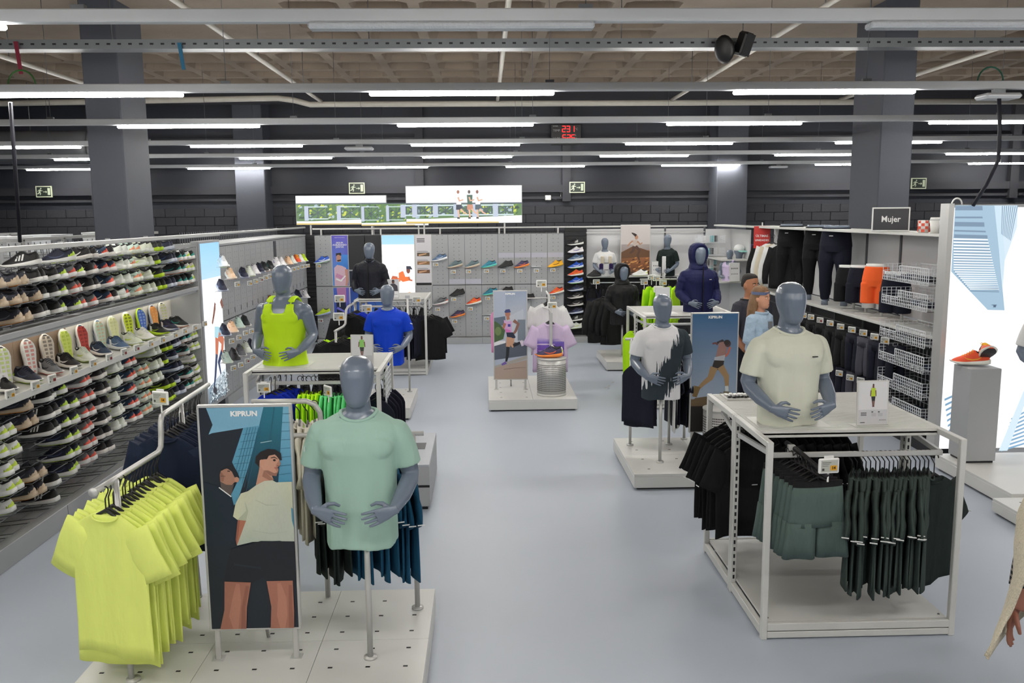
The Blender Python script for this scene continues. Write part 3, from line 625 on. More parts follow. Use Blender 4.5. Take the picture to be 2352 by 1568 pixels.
sh=[((176,186,204),rect(0,0,1,1)),((150,160,178),rect(0,.62,1,.64)),([(206,206,200),(196,198,198),(160,172,196),(150,164,190)],rect(.36,.4,1,1)),((96,110,128),[(0,.7),(.34,.72),(.36,.62),(0,.6)]),((190,196,206),[(.36,.7),(.9,.8),(.9,.42),(.36,.42)]),((120,130,142),rect(.72,.44,.96,.68)),((232,232,236),rect(.0,.36,.34,.44)),((70,96,60),[(0,.42),(.28,.46),(.34,.56),(.2,.62),(.05,.66),(0,.66)]),((110,130,80),ell(.12,.55,.1,.05)),
    ((84,92,106),[(0,.22),(1,.27),(1,.4),(.5,.43),(0,.38)]),((170,166,160),[(0,.15),(1,.27),(1,.23),(0,.12)]),((178,158,146),[(0,0),(1,0),(1,.22),(0,.13)]),((90,80,78),limb([(.28,.11),(.6,.125),(.98,.13)],[.006,.006,.003],A)),
    ((178,120,98),ell(.42,.745,.08,.038)),((62,72,124),[(.32,.77),(.36,.795),(.48,.8),(.52,.765),(.44,.76),(.34,.758)]),((178,120,98),limb([(.42,.71),(.44,.68)],[.05,.05],A)),((140,96,84),limb([(.6,.67),(.74,.63),(.66,.55),(.6,.52)],[.055,.045,.04,.03],A)),((208,164,206),[(.3,.68),(.42,.66),(.54,.67),(.54,.53),(.36,.525),(.31,.6)]),((216,120,190),[(.33,.58),(.5,.56),(.5,.54),(.36,.535)]),((64,64,150),rect(.42,.6,.5,.63)),((170,110,90),limb([(.33,.64),(.28,.58)],[.045,.035],A)),
    ((34,42,66),[(.37,.535),(.58,.535),(.66,.48),(.58,.45),(.4,.465)]),((196,150,120),limb([(.46,.48),(.42,.37)],[.085,.06],A)),((196,150,120),limb([(.55,.47),(.54,.4),(.6,.37)],[.075,.06,.05],A)),((26,28,36),limb([(.42,.37),(.4,.27),(.36,.2)],[.05,.045,.03],A)),((26,28,36),limb([(.58,.385),(.7,.4),(.82,.425)],[.045,.045,.03],A)),((120,96,170),limb([(.22,.165),(.36,.19)],[.03,.045],A)),((222,210,224),limb([(.82,.44),(.88,.38)],[.045,.04],A))]
stand('poster of a capped street runner on the middle podium',sh,.45,1.2,(.325,11.6,.15),-.03,.14,logo=.034,legs=.44)
# ================================================================= PERFORATED DRUMS
def drum(x,y,z0,r,h,label):
    t=T('perforated_drum',label,'display drum','perforated white drums',(x,y,z0))
    O('shell',B().cyl(0,0,0,h,r,40),STEEL,t); O('top_plate',B().cyl(0,0,h,h+.012,r+.006,40),WHITE,t); O('base_ring',B().cyl(0,0,0,.03,r+.004,40),WHITE,t)
    b=B(); n=64; dots=int((h-.12)/.024)
    for i in range(n):
        a=2*PI*i/n
        if math.sin(a)>.35: continue
        for k in range(dots):
            c,s=math.cos(a),math.sin(a); z=.07+k*.024; w_=.0055
            b.add([(c*(r+.001)-s*w_,s*(r+.001)+c*w_,z),(c*(r+.001)+s*w_,s*(r+.001)-c*w_,z),(c*(r+.001)+s*w_,s*(r+.001)-c*w_,z+.011),(c*(r+.001)-s*w_,s*(r+.001)+c*w_,z+.011)],[(0,1,2,3)])
    o=O('perforation',b,MATS['hole_dark'],t); o['kind']='stuff'
    return t
drum(.85,11.25,.15,.19,.48,'white perforated drum on the middle podium holding an orange shoe')
drum(2.25,8.15,.15,.165,.48,'white perforated drum in front of the sprinter poster')
# ================================================================= GONDOLAS
def gondola(x0,x1,y0,d,label,green=False,shelf=(.27,1.35),mesh=False):
    "clothing gondola: two bays deep, open square-tube side frames, slatted top"
    t=T('clothing_gondola',label,'gondola','white clothing gondolas',((x0+x1)/2,y0,0)); w=x1-x0; h=1.2; q=.036
    for s in (-1,1):
        x=s*(w/2-q/2)
        for j in (0,1):
            a=j*(d/2+.004); b_=a+d/2-.004
            for yy,nm in ((a+q/2,'post'),(b_-q/2,'post')): O(nm,B().box(x-q/2,yy-q/2,0,x+q/2,yy+q/2,h),WHITE,t,bev=.004)
            O('side_rail',B().box(x-q/2,a+q,h-q,x+q/2,b_-q,h),WHITE,t,bev=.003); O('side_rail',B().box(x-q/2,a+q,.02,x+q/2,b_-q,.02+q*1.5),WHITE,t,bev=.003)
        b=B()
        for k in range(22): b.box(x-s*q/2-.001,d/2-.024,.1+k*.048,x-s*q/2+.001,d/2-.012,.126+k*.048); b.box(x-.006,d/2-.0415,.1+k*.048,x+.006,d/2-.0395,.126+k*.048)
        O('slot_strip',b,BLACKM,t)['kind']='stuff'
        if mesh and s>0:
            for k in range(5): O('side_mesh',mesh_panel_mesh,WHITEW,t,(x+.02,d/2+.04,.1+k*.21),(0,0,PI/2))
    O('deck',B().box(-w/2+q,q,.085,w/2-q,d-q,.1),WHITE,t)
    for yy in (0,d-.02):
        O('front_rail',B().box(-w/2+q,yy,.055,w/2-q,yy+.02,.1),WHITE,t,bev=.003); O('front_rail',B().box(-w/2+q,yy,.01,w/2-q,yy+.02,.048),WHITE,t,bev=.003)
    top=B(); a,b2=shelf[0],min(shelf[1],d-.02); n=int((b2-a)/.021)
    top.box(-w/2+q,a,h-.045,w/2-q,a+.02,h); top.box(-w/2+q,b2-.02,h-.045,w/2-q,b2,h); top.box(-w/2+q,a,h-.03,w/2-q,b2,h-.016)
    O('shelf_tray',top,WHITE,t,bev=.002)
    b=B()
    for k in range(n): b.box(-w/2+q,a+.024+k*.021,h-.016,w/2-q,a+.036+k*.021,h)
    O('shelf_slat',b,WHITE,t)['kind']='stuff'
    O('shelf_plate',B().box(-w/2+.06,a+.06,h-.004,-w/2+.5,a+.36,h+.003),WHITE,t)
    for yy in (.14,d-.14):
        O('hanging_bar',B().box(-w/2+.07,yy-.012,1.07,w/2-.07,yy+.012,1.1),STEEL,t,bev=.003)
        for s in (-1,1): O('bar_bracket',B().bar((s*(w/2-.08),yy,1.085),(s*(w/2-.02),d/2+(-.06 if yy<d/2 else .06),1.085),.02,.03),STEEL,t)
    for s in (-1,1): O('bolt',B().blob((s*(w/2-.06),.08,.1),(.008,.008,.006),8,6),CHROME,t)
    return t
b=B()
for k in range(7): b.bar((-.22+k*.073,0,0),(-.22+k*.073,0,.19),.006)
for k in range(5): b.bar((-.22,0,k*.0475),(.22,0,k*.0475),.006)
mesh_panel_mesh=b.mesh('side_mesh')
GR=gondola(1.6,2.76,4.79,1.38,'nearest white clothing gondola with green shirts and cream mannequin')
GL=gondola(-2.05,-.9,7.26,1.05,'white gondola under the lime tank top mannequin',shelf=(.16,1.04),mesh=True)
GBL=gondola(-2.06,-.93,13.58,1.3,'white gondola under the black jacket mannequin',shelf=(.16,1.25),mesh=True)
GMR=gondola(2.0,3.25,10.93,1.35,'white gondola behind the sprinter poster under the navy hooded mannequin',shelf=(.16,1.3))
# low storage bench by the left gondola
t=T('storage_bench','low grey storage bench with a black slot beside the left gondola','bench',None,(-.69,7.2,0))
O('body',B().box(-.19,0,.03,.19,1.1,.38),GREYP,t,bev=.004); O('top',B().box(-.19,0,.38,.19,1.1,.4),M('bench_top',(176,180,188),.4),t,bev=.003); O('slot',B().box(-.08,.5,.4,.12,.72,.402),BLACKP,t); O('kick',B().box(-.17,.02,0,.17,1.08,.03),BLACKM,t); O('vent',B().box(-.19,-.003,.2,.19,0,.22),BLACKM,t)
# ================================================================= RIGHT SHELF WALL
RX=4.5; RY0,RY1=8.5,15.05
t=RSH=T('clothing_shelving','long clothing wall with display shelf along the right side','shelving',None,(RX,RY0,0)); L_=RY1-RY0
LGP=M('light_backboard',(206,206,208),.55,var=.03)
O('base',B().box(.05,0,0,.55,L_,.14),BLACKM,t); O('back_panel',B().box(.52,0,.14,.55,L_,1.22),BLKD,t)
for k in range(7): O('backboard',B().box(.5,k*L_/7+.003,1.26,.52,(k+1)*L_/7-.003,2.24),LGP,t)
for k in range(7): O('upright',B().box(.485,k*L_/7-.02,.14,.5,k*L_/7+.02,2.26),M('slotted_upright',(88,90,94),.5,var=.3,vs=60),t)
for k in range(7): O('shelf_board',B().box(0,k*L_/7+.002,1.215,.49,(k+1)*L_/7-.002,1.25),WHITE,t,bev=.003)
O('top_shelf',B().box(0,-.02,2.245,.5,L_,2.275),WHITE,t,bev=.003)
O('hanging_bar',B().tube([(.1,.2,1.08),(.1,L_-.4,1.08)],.012,8),BLACKM,t); O('hanging_bar',B().tube([(.1,.2,.6),(.1,L_-.4,.6)],.012,8),BLACKM,t)
# back right shelf bay (faces the camera)
t=BSH=T('display_bay','grey display bay with shelf of two torso mannequins at the back','shelving',None,(1.98,BW,0))
W_=2.36
for k in range(3): O('backboard',B().box(.02+k*.79,.3,1.3,.79+k*.79,.32,2.2),LGP,t)
for k in range(4): O('upright',B().box(k*.785-.0,.27,.1,k*.785+.03,.3,2.25),MATS['slotted_upright'],t)
O('shelf',B().box(0,-.15,1.27,W_,.3,1.3),WHITE,t,bev=.003); O('back_panel',B().box(0,.31,.05,W_,.33,1.27),BLKD,t)
O('top_rail',B().box(-.4,.05,2.235,W_,.09,2.265),STEEL,t,bev=.003); O('crossbar',B().box(0,.2,2.12,W_,.23,2.14),STEEL,t)
O('hanging_bar',B().tube([(.1,-.05,1.14),(.1,.25,1.14)],.01,8),STEEL,t); O('peg_rail',B().box(.25,-.02,1.155,1.05,.0,1.175),WHITEW,t)
for k in range(12): O('peg',B().tube([(.28+k*.066,-.02,1.165),(.28+k*.066,-.06,1.165)],.006,6),WHITEW,t)
# black slat tower with stacked shoes
t=SLT=T('slat_tower','black slatted tower holding a column of single shoes','slat wall',None,(1.56,BW,0))
for k in range(24): O('slat',B().box(0,.1,.14+k*.088,.42,.12,.2+k*.088),BLACKM,t)
O('backing',B().box(0,.13,.1,.42,.15,2.24),BLKD,t)
O('foot_box',B().box(0,-.15,0,.42,.13,.12),GREYP,t); 
for z in (.72,1.0): O('shelf',B().box(0,-.02,z,.42,.1,z+.03),BLACKM,t)
# staircase lightbox
LX0=4.5; LW=2.4; LH=2.38
t=T('stair_lightbox','huge bright lightbox with a blue staircase print at the right edge','lightbox',None,(LX0+LW/2,8.32,.15))
O('frame',B().box(-LW/2-.03,0,0,LW/2+.03,.14,LH+.03),GREYP,t,bev=.004)
O('edge_trim',B().box(-LW/2-.05,-.01,0,-LW/2,.15,LH+.04),STEEL,t); O('eyelet',B().tube([(-LW/2+.06+.05*math.cos(a),.06,LH+.03+.06*math.sin(a)) for a in (PI*k/10 for k in range(11))],.008,6),TAGW,t)
def uv(px,py):
    p=at(px,py,Y=8.32); return ((p.x-LX0)/LW,(p.z-.15)/LH)
sh=[((252,253,255),rect(0,0,1,1))]
def Q(c,*pp): sh.append((c,[uv(*q) for q in pp]))
z2=lambda x,y:(2150+x/4.9,440+y/4.9)
Q((198,216,228),z2(215,155),z2(920,155),z2(910,400),z2(770,780),z2(700,420),z2(690,300))
Q((150,178,198),z2(215,155),z2(660,155),z2(770,1335),z2(580,1330),z2(170,900),z2(190,520))
Q((190,212,226),z2(655,155),z2(720,155),z2(775,720),z2(750,1080))
for k,(x0,y0,x1,y1,hh) in enumerate(((215,160,520,160,50),(215,280,520,280,20),(210,340,540,345,50),(205,430,555,440,18),(203,480,575,490,40))): Q((110,134,156),z2(x0,y0),z2(x1,y1),z2(x1+4,y1+hh),z2(x0-2,y0+hh))
for k in range(22):
    y=525+k*36*(1-.012*k); xl=195 if y<880 else 195+(y-880)*.85; xr=580+(y-525)*.215
    Q((236,244,250),z2(xl,y),z2(xr,y+8),z2(xr+4,y+22*(1-.02*k)),z2(xl,y+16*(1-.02*k)))
    Q((98,124,148),z2(xl,y+22),z2(xr,y+32),z2(xr+3,y+40),z2(xl,y+30))
for k in range(8):
    Q((112,140,164),z2(735+k*24,160),z2(745+k*24,160),z2(735+k*14,480+k*10),z2(728+k*14,480+k*10))
Q((70,90,112),z2(610,1270),z2(680,1270),z2(668,1282),z2(665,1300),z2(635,1300),z2(640,1282))
for k in range(9): Q((110,150,180),(2168+k*1.5,915+k*12),(2190,905+k*12),(2190,910+k*12),(2168+k*1.5,920+k*12))
for k in range(9): Q((120,160,190),(2296+k*3,1032-k*9),(2352,1015-k*9),(2352,1019-k*9),(2298+k*3,1036-k*9))
Q((200,220,232),(2292,1034),(2312,1034),(2360,905),(2352,890))
O('print',print_mesh('print',sh,LW,LH,.0006),BACKLIT,t,(0,-.001,0))
t=T('pedestal','tall grey square pedestal carrying a pair of orange shoes','pedestal',None,(4.625,7.8,.15))
O('column',B().box(-.145,0,.02,.145,.3,.9),GREYP,t,bev=.004); O('kick',B().box(-.13,.015,0,.13,.285,.02),BLACKM,t)
# ================================================================= MANNEQUINS
def ering(z,a,b,cy=0,n=32,p=2.35,cx=0):
    R=[]
    for k in range(n):
        t_=2*PI*k/n; c,s=math.cos(t_),math.sin(t_)
        R.append((cx+a*math.copysign(abs(c)**(2/p),c), cy+b*math.copysign(abs(s)**(2/p),s), z))
    return R
TORSO=[(0,.148,.104,0),(.07,.148,.105,0),(.16,.146,.104,0),(.24,.146,.102,0),(.32,.163,.11,0),(.40,.18,.12,-.004),(.46,.192,.118,-.004),(.505,.19,.105,.002),(.535,.17,.09,.008),(.56,.125,.078,.012),(.578,.092,.07,.014),(.594,.07,.063,.012)]
def rows(R,da=0,db=0): return [ering(z,a+da,b+db,cy) for z,a,b,cy in R]
def hand(b,w,d,u,nrm,curl=.35,sc=1.0,spread=.0):
    "palm and five jointed fingers; w wrist, d pointing direction, u thumb side, nrm palm normal"
    w,d,u,nrm=(Vector(x) for x in (w,d,u,nrm)); d.normalize(); u=(u-d*u.dot(d)).normalized(); nrm=d.cross(u) if d.cross(u).dot(nrm)>0 else u.cross(d)
    R=[]
    for t_,hh,th in ((-.02,.027,.024),(.01,.03,.02),(.04,.039,.017),(.075,.042,.015),(.092,.038,.012)):
        c=w+d*t_*sc
        R.append([c+u*(hh*sc*math.cos(2*PI*k/14))+nrm*(th*sc*math.sin(2*PI*k/14)) for k in range(14)])
    b.rings(R)
    for i,(off,ln) in enumerate(((.034,.075),(.0115,.084),(-.0115,.078),(-.034,.062))):
        p=w+d*.085*sc+u*off*sc; dd=(d+u*off*spread*10).normalized(); pts=[p-dd*.012*sc]; rr=[.0095*sc]; ang=0
        for sgm,fr in enumerate((.45,.3,.25)):
            ang+=curl*(.6+.35*sgm)+i*.03; q=(dd*math.cos(ang)+nrm*math.sin(ang)).normalized()
            pts.append(pts[-1]+q*(ln*fr+(.012 if sgm==0 else 0))*sc); rr.append((.0088,.008,.006)[sgm]*sc)
        b.tube(pts,rr,10)
    p=w+d*.02*sc+u*.022*sc+nrm*.008*sc
    b.tube([p,p+(d*.5+u*.75+nrm*.3).normalized()*.036*sc,p+(d*.72+u*.62+nrm*.4).normalized()*.066*sc,p+(d*.95+u*.42+nrm*.5).normalized()*.09*sc],[.0135*sc,.0125*sc,.0105*sc,.0075*sc],10)
ARM=[(.155,.005,.485),(.19,.01,.44),(.211,.016,.36),(.236,.03,.265),(.235,-.005,.232),(.21,-.095,.18),(.178,-.18,.135)]
ARMR=[.062,.062,.052,.043,.044,.041,.027]
def male_body():
    b=B(); b.rings(rows(TORSO)); 
    b.rings([ering(z,a,a*1.03,cy) for z,a,cy in ((.56,.072,.012),(.6,.06,.01),(.64,.056,.004),(.69,.055,-.004))])
    H=[]
    for z,a,d,cy in ((.622,.024,.032,-.04),(.632,.04,.053,-.034),(.652,.053,.074,-.025),(.685,.065,.09,-.014),(.73,.075,.102,-.006),(.78,.08,.108,0),(.815,.078,.104,.002),(.845,.067,.087,.003),(.867,.046,.058,.004),(.877,.02,.025,.004)): H.append(ering(z,a,d,cy,p=2.05))
    b.rings(H)
    for s in (-1,1):
        b.tube([(s*x,y,z) for x,y,z in ARM],ARMR,16); b.blob((s*.178,.006,.478),(.062,.064,.06))
        b.blob((s*.078,-.08,.425),(.09,.043,.07))
    hs=[]
    for s in (-1,1):
        h=B(); hand(h,(s*.178,-.18,.135),(-s*.86,-.3,-.3),(-s*.3,-.05,1),(0,1,0),.13,.92,.35); hs.append(remesh(h,.003,2,'hand'))
    return join_meshes('body',remesh(b,.0055,3,'body'),*hs)
MB=male_body()
def shirt(kind='short',hem=-.09,loose=.014,seed=1,flare=.02,tuck=False):
    b=B(); r=random.Random(seed); ph=[r.uniform(0,6) for _ in range(4)]; R=[]
    base=[x for x in TORSO if x[0]>.01]
    zs=[hem,hem+.06,hem+.12,.04] if hem<-.02 else [hem]
    if kind!='none': base=[(.07,.157,.116,0),(.16,.158,.114,0),(.24,.161,.113,0),(.32,.17,.116,0),(.40,.178,.122,-.004)]+[x for x in TORSO if x[0]>.45]
    prof=[(z,.156,.116,0) for z in zs if z<.05]+base
    dip=0 if kind=='none' else .026
    for z,a,bb,cy in prof:
        t_=max(0,min(1,(.42-z)/.5)); lo=loose+flare*t_+(.007 if z>.55 and kind!='none' else 0)
        if kind=='none':
            if z>.5: continue
            elif z>.43: a=.136
            elif z>.38: a=.166
        rg=ering(z,a+lo,bb+lo*.9,cy,n=48)
        R.append([(x*(1+.03*t_*math.sin(7*math.atan2(y,x)+ph[0])),y*(1+.05*t_*math.sin(9*math.atan2(y,x)+ph[1]))-.004*t_*math.sin(26*x+ph[2]),z+.008*math.sin(3*math.atan2(y,x)+ph[3])*(z==hem)-dip*max(0,min(1,(z-.555)/.04))*max(0,-(y-cy)/bb)) for x,y,z in rg])
    b.rings(R)
    for s in (-1,1):
        if kind=='short':
            b.tube([(s*.14,.004,.492),(s*.185,.008,.455),(s*.208,.014,.39),(s*.226,.02,.31)],[.066,.07,.067,.066],18)
            b.blob((s*.172,.006,.482),(.07,.07,.066))
        elif kind=='long':
            pts=[(s*x,y,z) for x,y,z in ARM]; rr=[.07,.073,.066,.06,.06,.055,.042]
            P2=[];R2=[]
            for i in range(len(pts)-1):
                for f_ in (0,.34,.67):
                    P2.append(Vector(pts[i]).lerp(Vector(pts[i+1]),f_)); R2.append((rr[i]*(1-f_)+rr[i+1]*f_)*(1+.045*math.sin(5*i+9*f_+seed)))
            P2.append(Vector(pts[-1])); R2.append(.042)
            b.tube(P2,R2,18); b.blob((s*.172,.006,.482),(.073,.072,.068))
    for s in (-1,1):
        if kind!='none': b.blob((s*.078,-.084,.425),(.094,.049,.072))
        else:
            b.blob((s*.076,-.084,.42),(.088,.05,.07))
            R3=[]
            for y,z,hw in ((-.1,.4,.055),(-.118,.45,.045),(-.112,.49,.04),(-.092,.53,.036),(-.06,.563,.033),(-.015,.586,.031),(.03,.59,.031),(.075,.565,.034),(.1,.53,.038),(.108,.48,.045),(.1,.4,.055)):
                R3.append([(s*.094+hw*math.cos(q),y+(.014 if abs(y)>.08 else .006)*math.sin(q),z+(.004 if abs(y)>.08 else .014)*math.sin(q)) for q in (2*PI*i/12 for i in range(12))])
            b.rings(R3)
    return remesh(b,.007,4,'shirt')
SH_S=shirt('short',-.1,.01,2,flare=.004); SH_TUCK=shirt('short',-.0,.011,5,flare=.008); SH_N=shirt('none',-.01,.014,3,flare=.022); SH_L=shirt('long',-.1,.018,4,flare=.012); SH_L2=shirt('long',-.01,.02,6,flare=.008)
COLLAR=B().tube([(p[0],p[1],p[2]-.036*max(0,-p[1]/.08)) for p in ering(.591,.0845,.081,.007,n=40,p=2)],.0095,8,closed=True).mesh('collar')
HOOD=B()
HOOD.rings([ering(z,a,d,cy,p=2.1) for z,a,d,cy in ((.56,.13,.11,.02),(.6,.115,.105,.02),(.64,.1,.09,.035),(.7,.112,.098,.04),(.76,.12,.108,.036),(.82,.118,.11,.034),(.87,.098,.1,.036),(.9,.062,.07,.038),(.91,.02,.03,.04))])
HOOD.tube([(.092*math.cos(a),-.055-.012*math.sin(a)+.02*abs(math.cos(a)),.765+.118*math.sin(a)) for a in (2*PI*k/24 for k in range(24))],.019,10,closed=True)
HOOD=remesh(HOOD,.007,3,'hood')
FLOWER=B().cyl(0,0,0,.012,.035,20).mesh('pole_flange')
def mannequin(label,loc,rz,me,mat,pole=0,sc=(1.07,1.05,1.0),collar=None,hood=False,px=0):
    t=T('mannequin',label,'mannequin','grey faceless torso mannequins',loc,rz)
    O('body',MB,MANN,t,(0,0,pole),None,sc)
    s=O('shirt',me,mat,t,(0,0,pole),None,sc)
    if collar: O('collar',COLLAR,collar,s)
    if hood: O('hood',HOOD,mat,s)
    if pole:
        O('pole',B().cyl(px,0,0,pole+.05,.0155,14),STEEL,t); O('pole_flange',FLOWER,STEEL,t,(px,0,0))
    return t
FM=fab('mint',(158,190,176),.18,.7); FC=fab('cream',(214,216,200),.25,.75); FLIME=fab('lime_tank',(196,236,32),.2,.6); FBLUE=fab('royal_blue',(6,62,196),.18,.65); FBLK=fab('jacket_black',(30,32,40),.5,.55); FBLK2=fab('hood_black',(26,26,27),.5,.55); FNAVY=fab('hood_navy',(24,28,72),.4,.6); FWH=fab('white_top',(222,222,222),.25)
def print_tee():
    m=fab('white_black_print',(224,224,226),.25); nt=m.node_tree; N=nt.nodes; L=nt.links; p=N['Principled BSDF']
    tc=N.new('ShaderNodeTexCoord'); sx=N.new('ShaderNodeSeparateXYZ'); L.new(tc.outputs['Object'],sx.inputs[0])
    nz=N.new('ShaderNodeTexNoise'); nz.inputs['Scale'].default_value=1; nz.inputs['Detail'].default_value=2
    mp=N.new('ShaderNodeMapping'); mp.inputs['Scale'].default_value=(70,0,5); L.new(tc.outputs['Object'],mp.inputs[0]); L.new(mp.outputs[0],nz.inputs['Vector'])
    def mth(op,a,b_):
        n=N.new('ShaderNodeMath'); n.operation=op
        for i,x in enumerate((a,b_)):
            if isinstance(x,(int,float)): n.inputs[i].default_value=x
            else: L.new(x,n.inputs[i])
        return n.outputs[0]
    # diagonal band with a frayed edge: above the line z < 1.55 x + .33 and over z > 1.55 x - .06
    d=mth('SUBTRACT',mth('MULTIPLY',sx.outputs['X'],1.75),sx.outputs['Z']); d=mth('ADD',d,mth('MULTIPLY',mth('SUBTRACT',nz.outputs['Fac'],.5),.5))
    up_=mth('GREATER_THAN',d,-.3); lo_=mth('LESS_THAN',d,.09)
    sl=mth('MULTIPLY',mth('GREATER_THAN',sx.outputs['X'],.05),mth('GREATER_THAN',sx.outputs['Z'],.24))
    fac=mth('MAXIMUM',mth('MULTIPLY',up_,lo_),mth('MULTIPLY',sl,mth('GREATER_THAN',d,-.32)))
    mx=N.new('ShaderNodeMix'); mx.data_type='RGBA'; L.new(fac,mx.inputs['Factor'])
    old=p.inputs['Base Color'].links[0].from_socket; L.new(old,mx.inputs['A']); mx.inputs['B'].default_value=rgb(50,60,66); L.new(mx.outputs['Result'],p.inputs['Base Color'])
    return m
FPR=print_tee()
mn=mannequin('mannequin in a mint green t-shirt on the front podium pole',(-.655,4.35,.18),-.02,SH_S,FM,.745,collar=FM,px=.02)
O('sleeve_mark',B().box(-.27,-.06,.4,-.268,-.04,.42),TAGW,mn,(0,0,.745))
mn=mannequin('mannequin in a cream t-shirt on the nearest gondola',(1.87,5.27,1.2),.16,SH_TUCK,FC,collar=FC); O('chest_logo',B().box(.08,-.146,.43,.115,-.14,.436),BLACKP,mn)
mannequin('mannequin in a lime yellow tank top on the left gondola',(-1.79,7.72,1.203),-.17,SH_N,FLIME)
mn=mannequin('mannequin in a royal blue t-shirt behind the left gondola',(-1.2,10.62,.15),-.05,SH_S,FBLUE,.64,collar=FBLUE); O('chest_logo',B().box(.1,-.12,.495,.13,-.105,.5),TAGW,mn,(0,0,.64),(0,.4,0))
mn=mannequin('mannequin in a black zipped jacket on the far left gondola',(-1.84,13.95,1.2),-.1,SH_L2,FBLK,collar=FBLK); O('neck_tube',B().cyl(0,.008,.56,.625,.078,24,r1=.074),FBLK,mn); O('zip',B().box(-.004,-.168,.02,.004,-.15,.58),BLACKP,mn)
mn=mannequin('mannequin in a white tee with black brush print on the white podium',(1.64,8.01,.15),.12,SH_S,FPR,.73,collar=FWH)
mn=mannequin('mannequin in a navy hooded jacket on the gondola behind the sprinter poster',(2.83,11.5,1.2),.15,SH_L2,FNAVY,hood=True); O('zip',B().box(-.004,-.168,.02,.004,-.15,.6),BLACKP,mn); O('chest_logo',B().box(.09,-.16,.43,.12,-.15,.436),TAGW,mn)
mannequin('mannequin in a black hooded rain jacket on the far podium',(2.25,14.24,.15),.25,SH_L,FBLK2,.64,hood=True)
FVEST=fab('vest_cream',(206,196,176)); FPUR=fab('vest_purple',(44,32,76)); FDK=fab('vest_dark',(30,40,38))
mn=mannequin('slim mannequin in a white tee with cream and purple running vest',(2.31,16.85,1.3),.1,SH_TUCK,FWH,sc=(.84,.84,.84)); 
O('vest_panel',B().box(-.13,-.165,.3,-.05,-.13,.47),FVEST,mn,sc=.84,bev=.015); O('vest_panel',B().box(.05,-.165,.3,.13,-.13,.47),FVEST,mn,sc=.84,bev=.015); O('vest_bottle',B().box(-.16,-.175,.14,-.07,-.12,.3),FPUR,mn,sc=.84,bev=.02); O('vest_bottle',B().box(.07,-.175,.14,.16,-.12,.3),FPUR,mn,sc=.84,bev=.02)
O('vest_strap',B().box(-.05,-.165,.31,.05,-.15,.32),BLACKP,mn,sc=.84); O('vest_strap',B().box(-.05,-.165,.15,.05,-.15,.16),BLACKP,mn,sc=.84)
mn=mannequin('slim mannequin turned aside in white tee and dark running vest',(3.53,16.85,1.3),-.7,SH_TUCK,FDK,sc=(.86,.86,.9))
for s in (-1,1): O('vest_panel',B().box(s*.095-.05,-.17,.2,s*.095+.05,-.12,.47),FDK,mn,sc=.86,bev=.02)
O('vest_back',B().box(-.15,.09,.2,.15,.16,.5),FDK,mn,sc=.86,bev=.03); O('vest_strap',B().box(-.05,-.165,.31,.05,-.15,.32),BLACKP,mn,sc=.86); O('white_panel',B().box(-.05,-.168,.02,.05,-.13,.44),FWH,mn,sc=.86,bev=.01)
mannequin('mannequin elbow just showing at the right edge before the staircase lightbox',(4.665,6.95,.15),.1,SH_S,FWH,.93)
# ================================================================= HANGING GARMENTS
def tee_mesh(kind,seed,w=.235,L=.68,th=.017,fold=.62):
    b=B(); r=random.Random(seed); n=36; ph=[r.uniform(0,6) for _ in range(5)]; R=[]
    zs=[-.12-L+i*(L-.12)/9 for i in range(10)]+[-.2,-.165,-.14,-.125]
    for z in zs:
        t_=min(1,max(0,(-.15-z)/(L-.05)))
        if z<-.23: hw=w*(1-.02*math.sin(3*z+ph[0]))
        else: hw=w+(.085-w)*min(1,((z+.23)/.105))**1.6
        ring=[]
        for k in range(n):
            a=2*PI*k/n; c,s=math.cos(a),math.sin(a); x=hw*math.copysign(abs(c)**.7,c); y=th*math.copysign(abs(s)**.6,s)*(1-.25*abs(c))
            y+=fold*t_*(.014*math.sin(24*x+ph[1])+.009*math.sin(41*x+ph[2]+4*z)); x+=fold*t_*.006*math.sin(9*z+ph[3])
            ring.append((x,y,z+(.01*math.sin(14*x+ph[4]) if z==zs[0] else 0)))
        R.append(ring)
    b.rings(R)
    if kind!='none':
        ln=.2 if kind=='short' else .56
        for s in (-1,1):
            sp=[];sr=[]
            for i in range(7):
                f_=i/6; x=w*.72+(.115+.02*r.random())*min(1,f_*1.6) if kind=='long' else w*.72+.12*f_; z=-.185-ln*f_ if kind=='long' else -.185-ln*f_*1.25
                sp.append((s*x,.006*math.sin(5*f_+ph[0]),z)); sr.append((.088 if kind=='short' else .085-.035*f_))
            RR=[]
            for i,(p,q) in enumerate(zip(sp,sr)):
                d=(Vector(sp[min(i+1,6)])-Vector(sp[max(i-1,0)])).normalized(); u=Vector((d.z,0,-d.x))
                RR.append([Vector(p)+u*q*math.cos(2*PI*k/16)+Vector((0,1,0))*(th*1.05)*math.sin(2*PI*k/16)*(1+.25*math.sin(4*i+ph[1])) for k in range(16)])
            b.rings(RR)
    return b.mesh('shirt_body')
TS=[tee_mesh('short',k,L=.66) for k in (1,2,3)]; TY=[tee_mesh('short',k,.225,.76) for k in (11,12,13)]; TLm=[tee_mesh('long',k) for k in (4,5)]; TN=[tee_mesh('none',k,.18,.62) for k in (6,7)]; JK=[tee_mesh('long',k,.26,.78,.03) for k in (8,)]
HANG=B().tube([(-.15,0,-.19),(-.09,0,-.148),(0,0,-.1),(.09,0,-.148),(.15,0,-.19)],[.006,.009,.011,.009,.006],8,flat=.6)
HANG=HANG.mesh('hanger')
HOOK=B().tube([(0,0,-.1),(0,0,-.04),(.012,0,-.022)]+[(.024*math.cos(a),0,.0+.024*math.sin(a)) for a in (-.9+k*.5 for k in range(9))],.0035,6).mesh('hook')
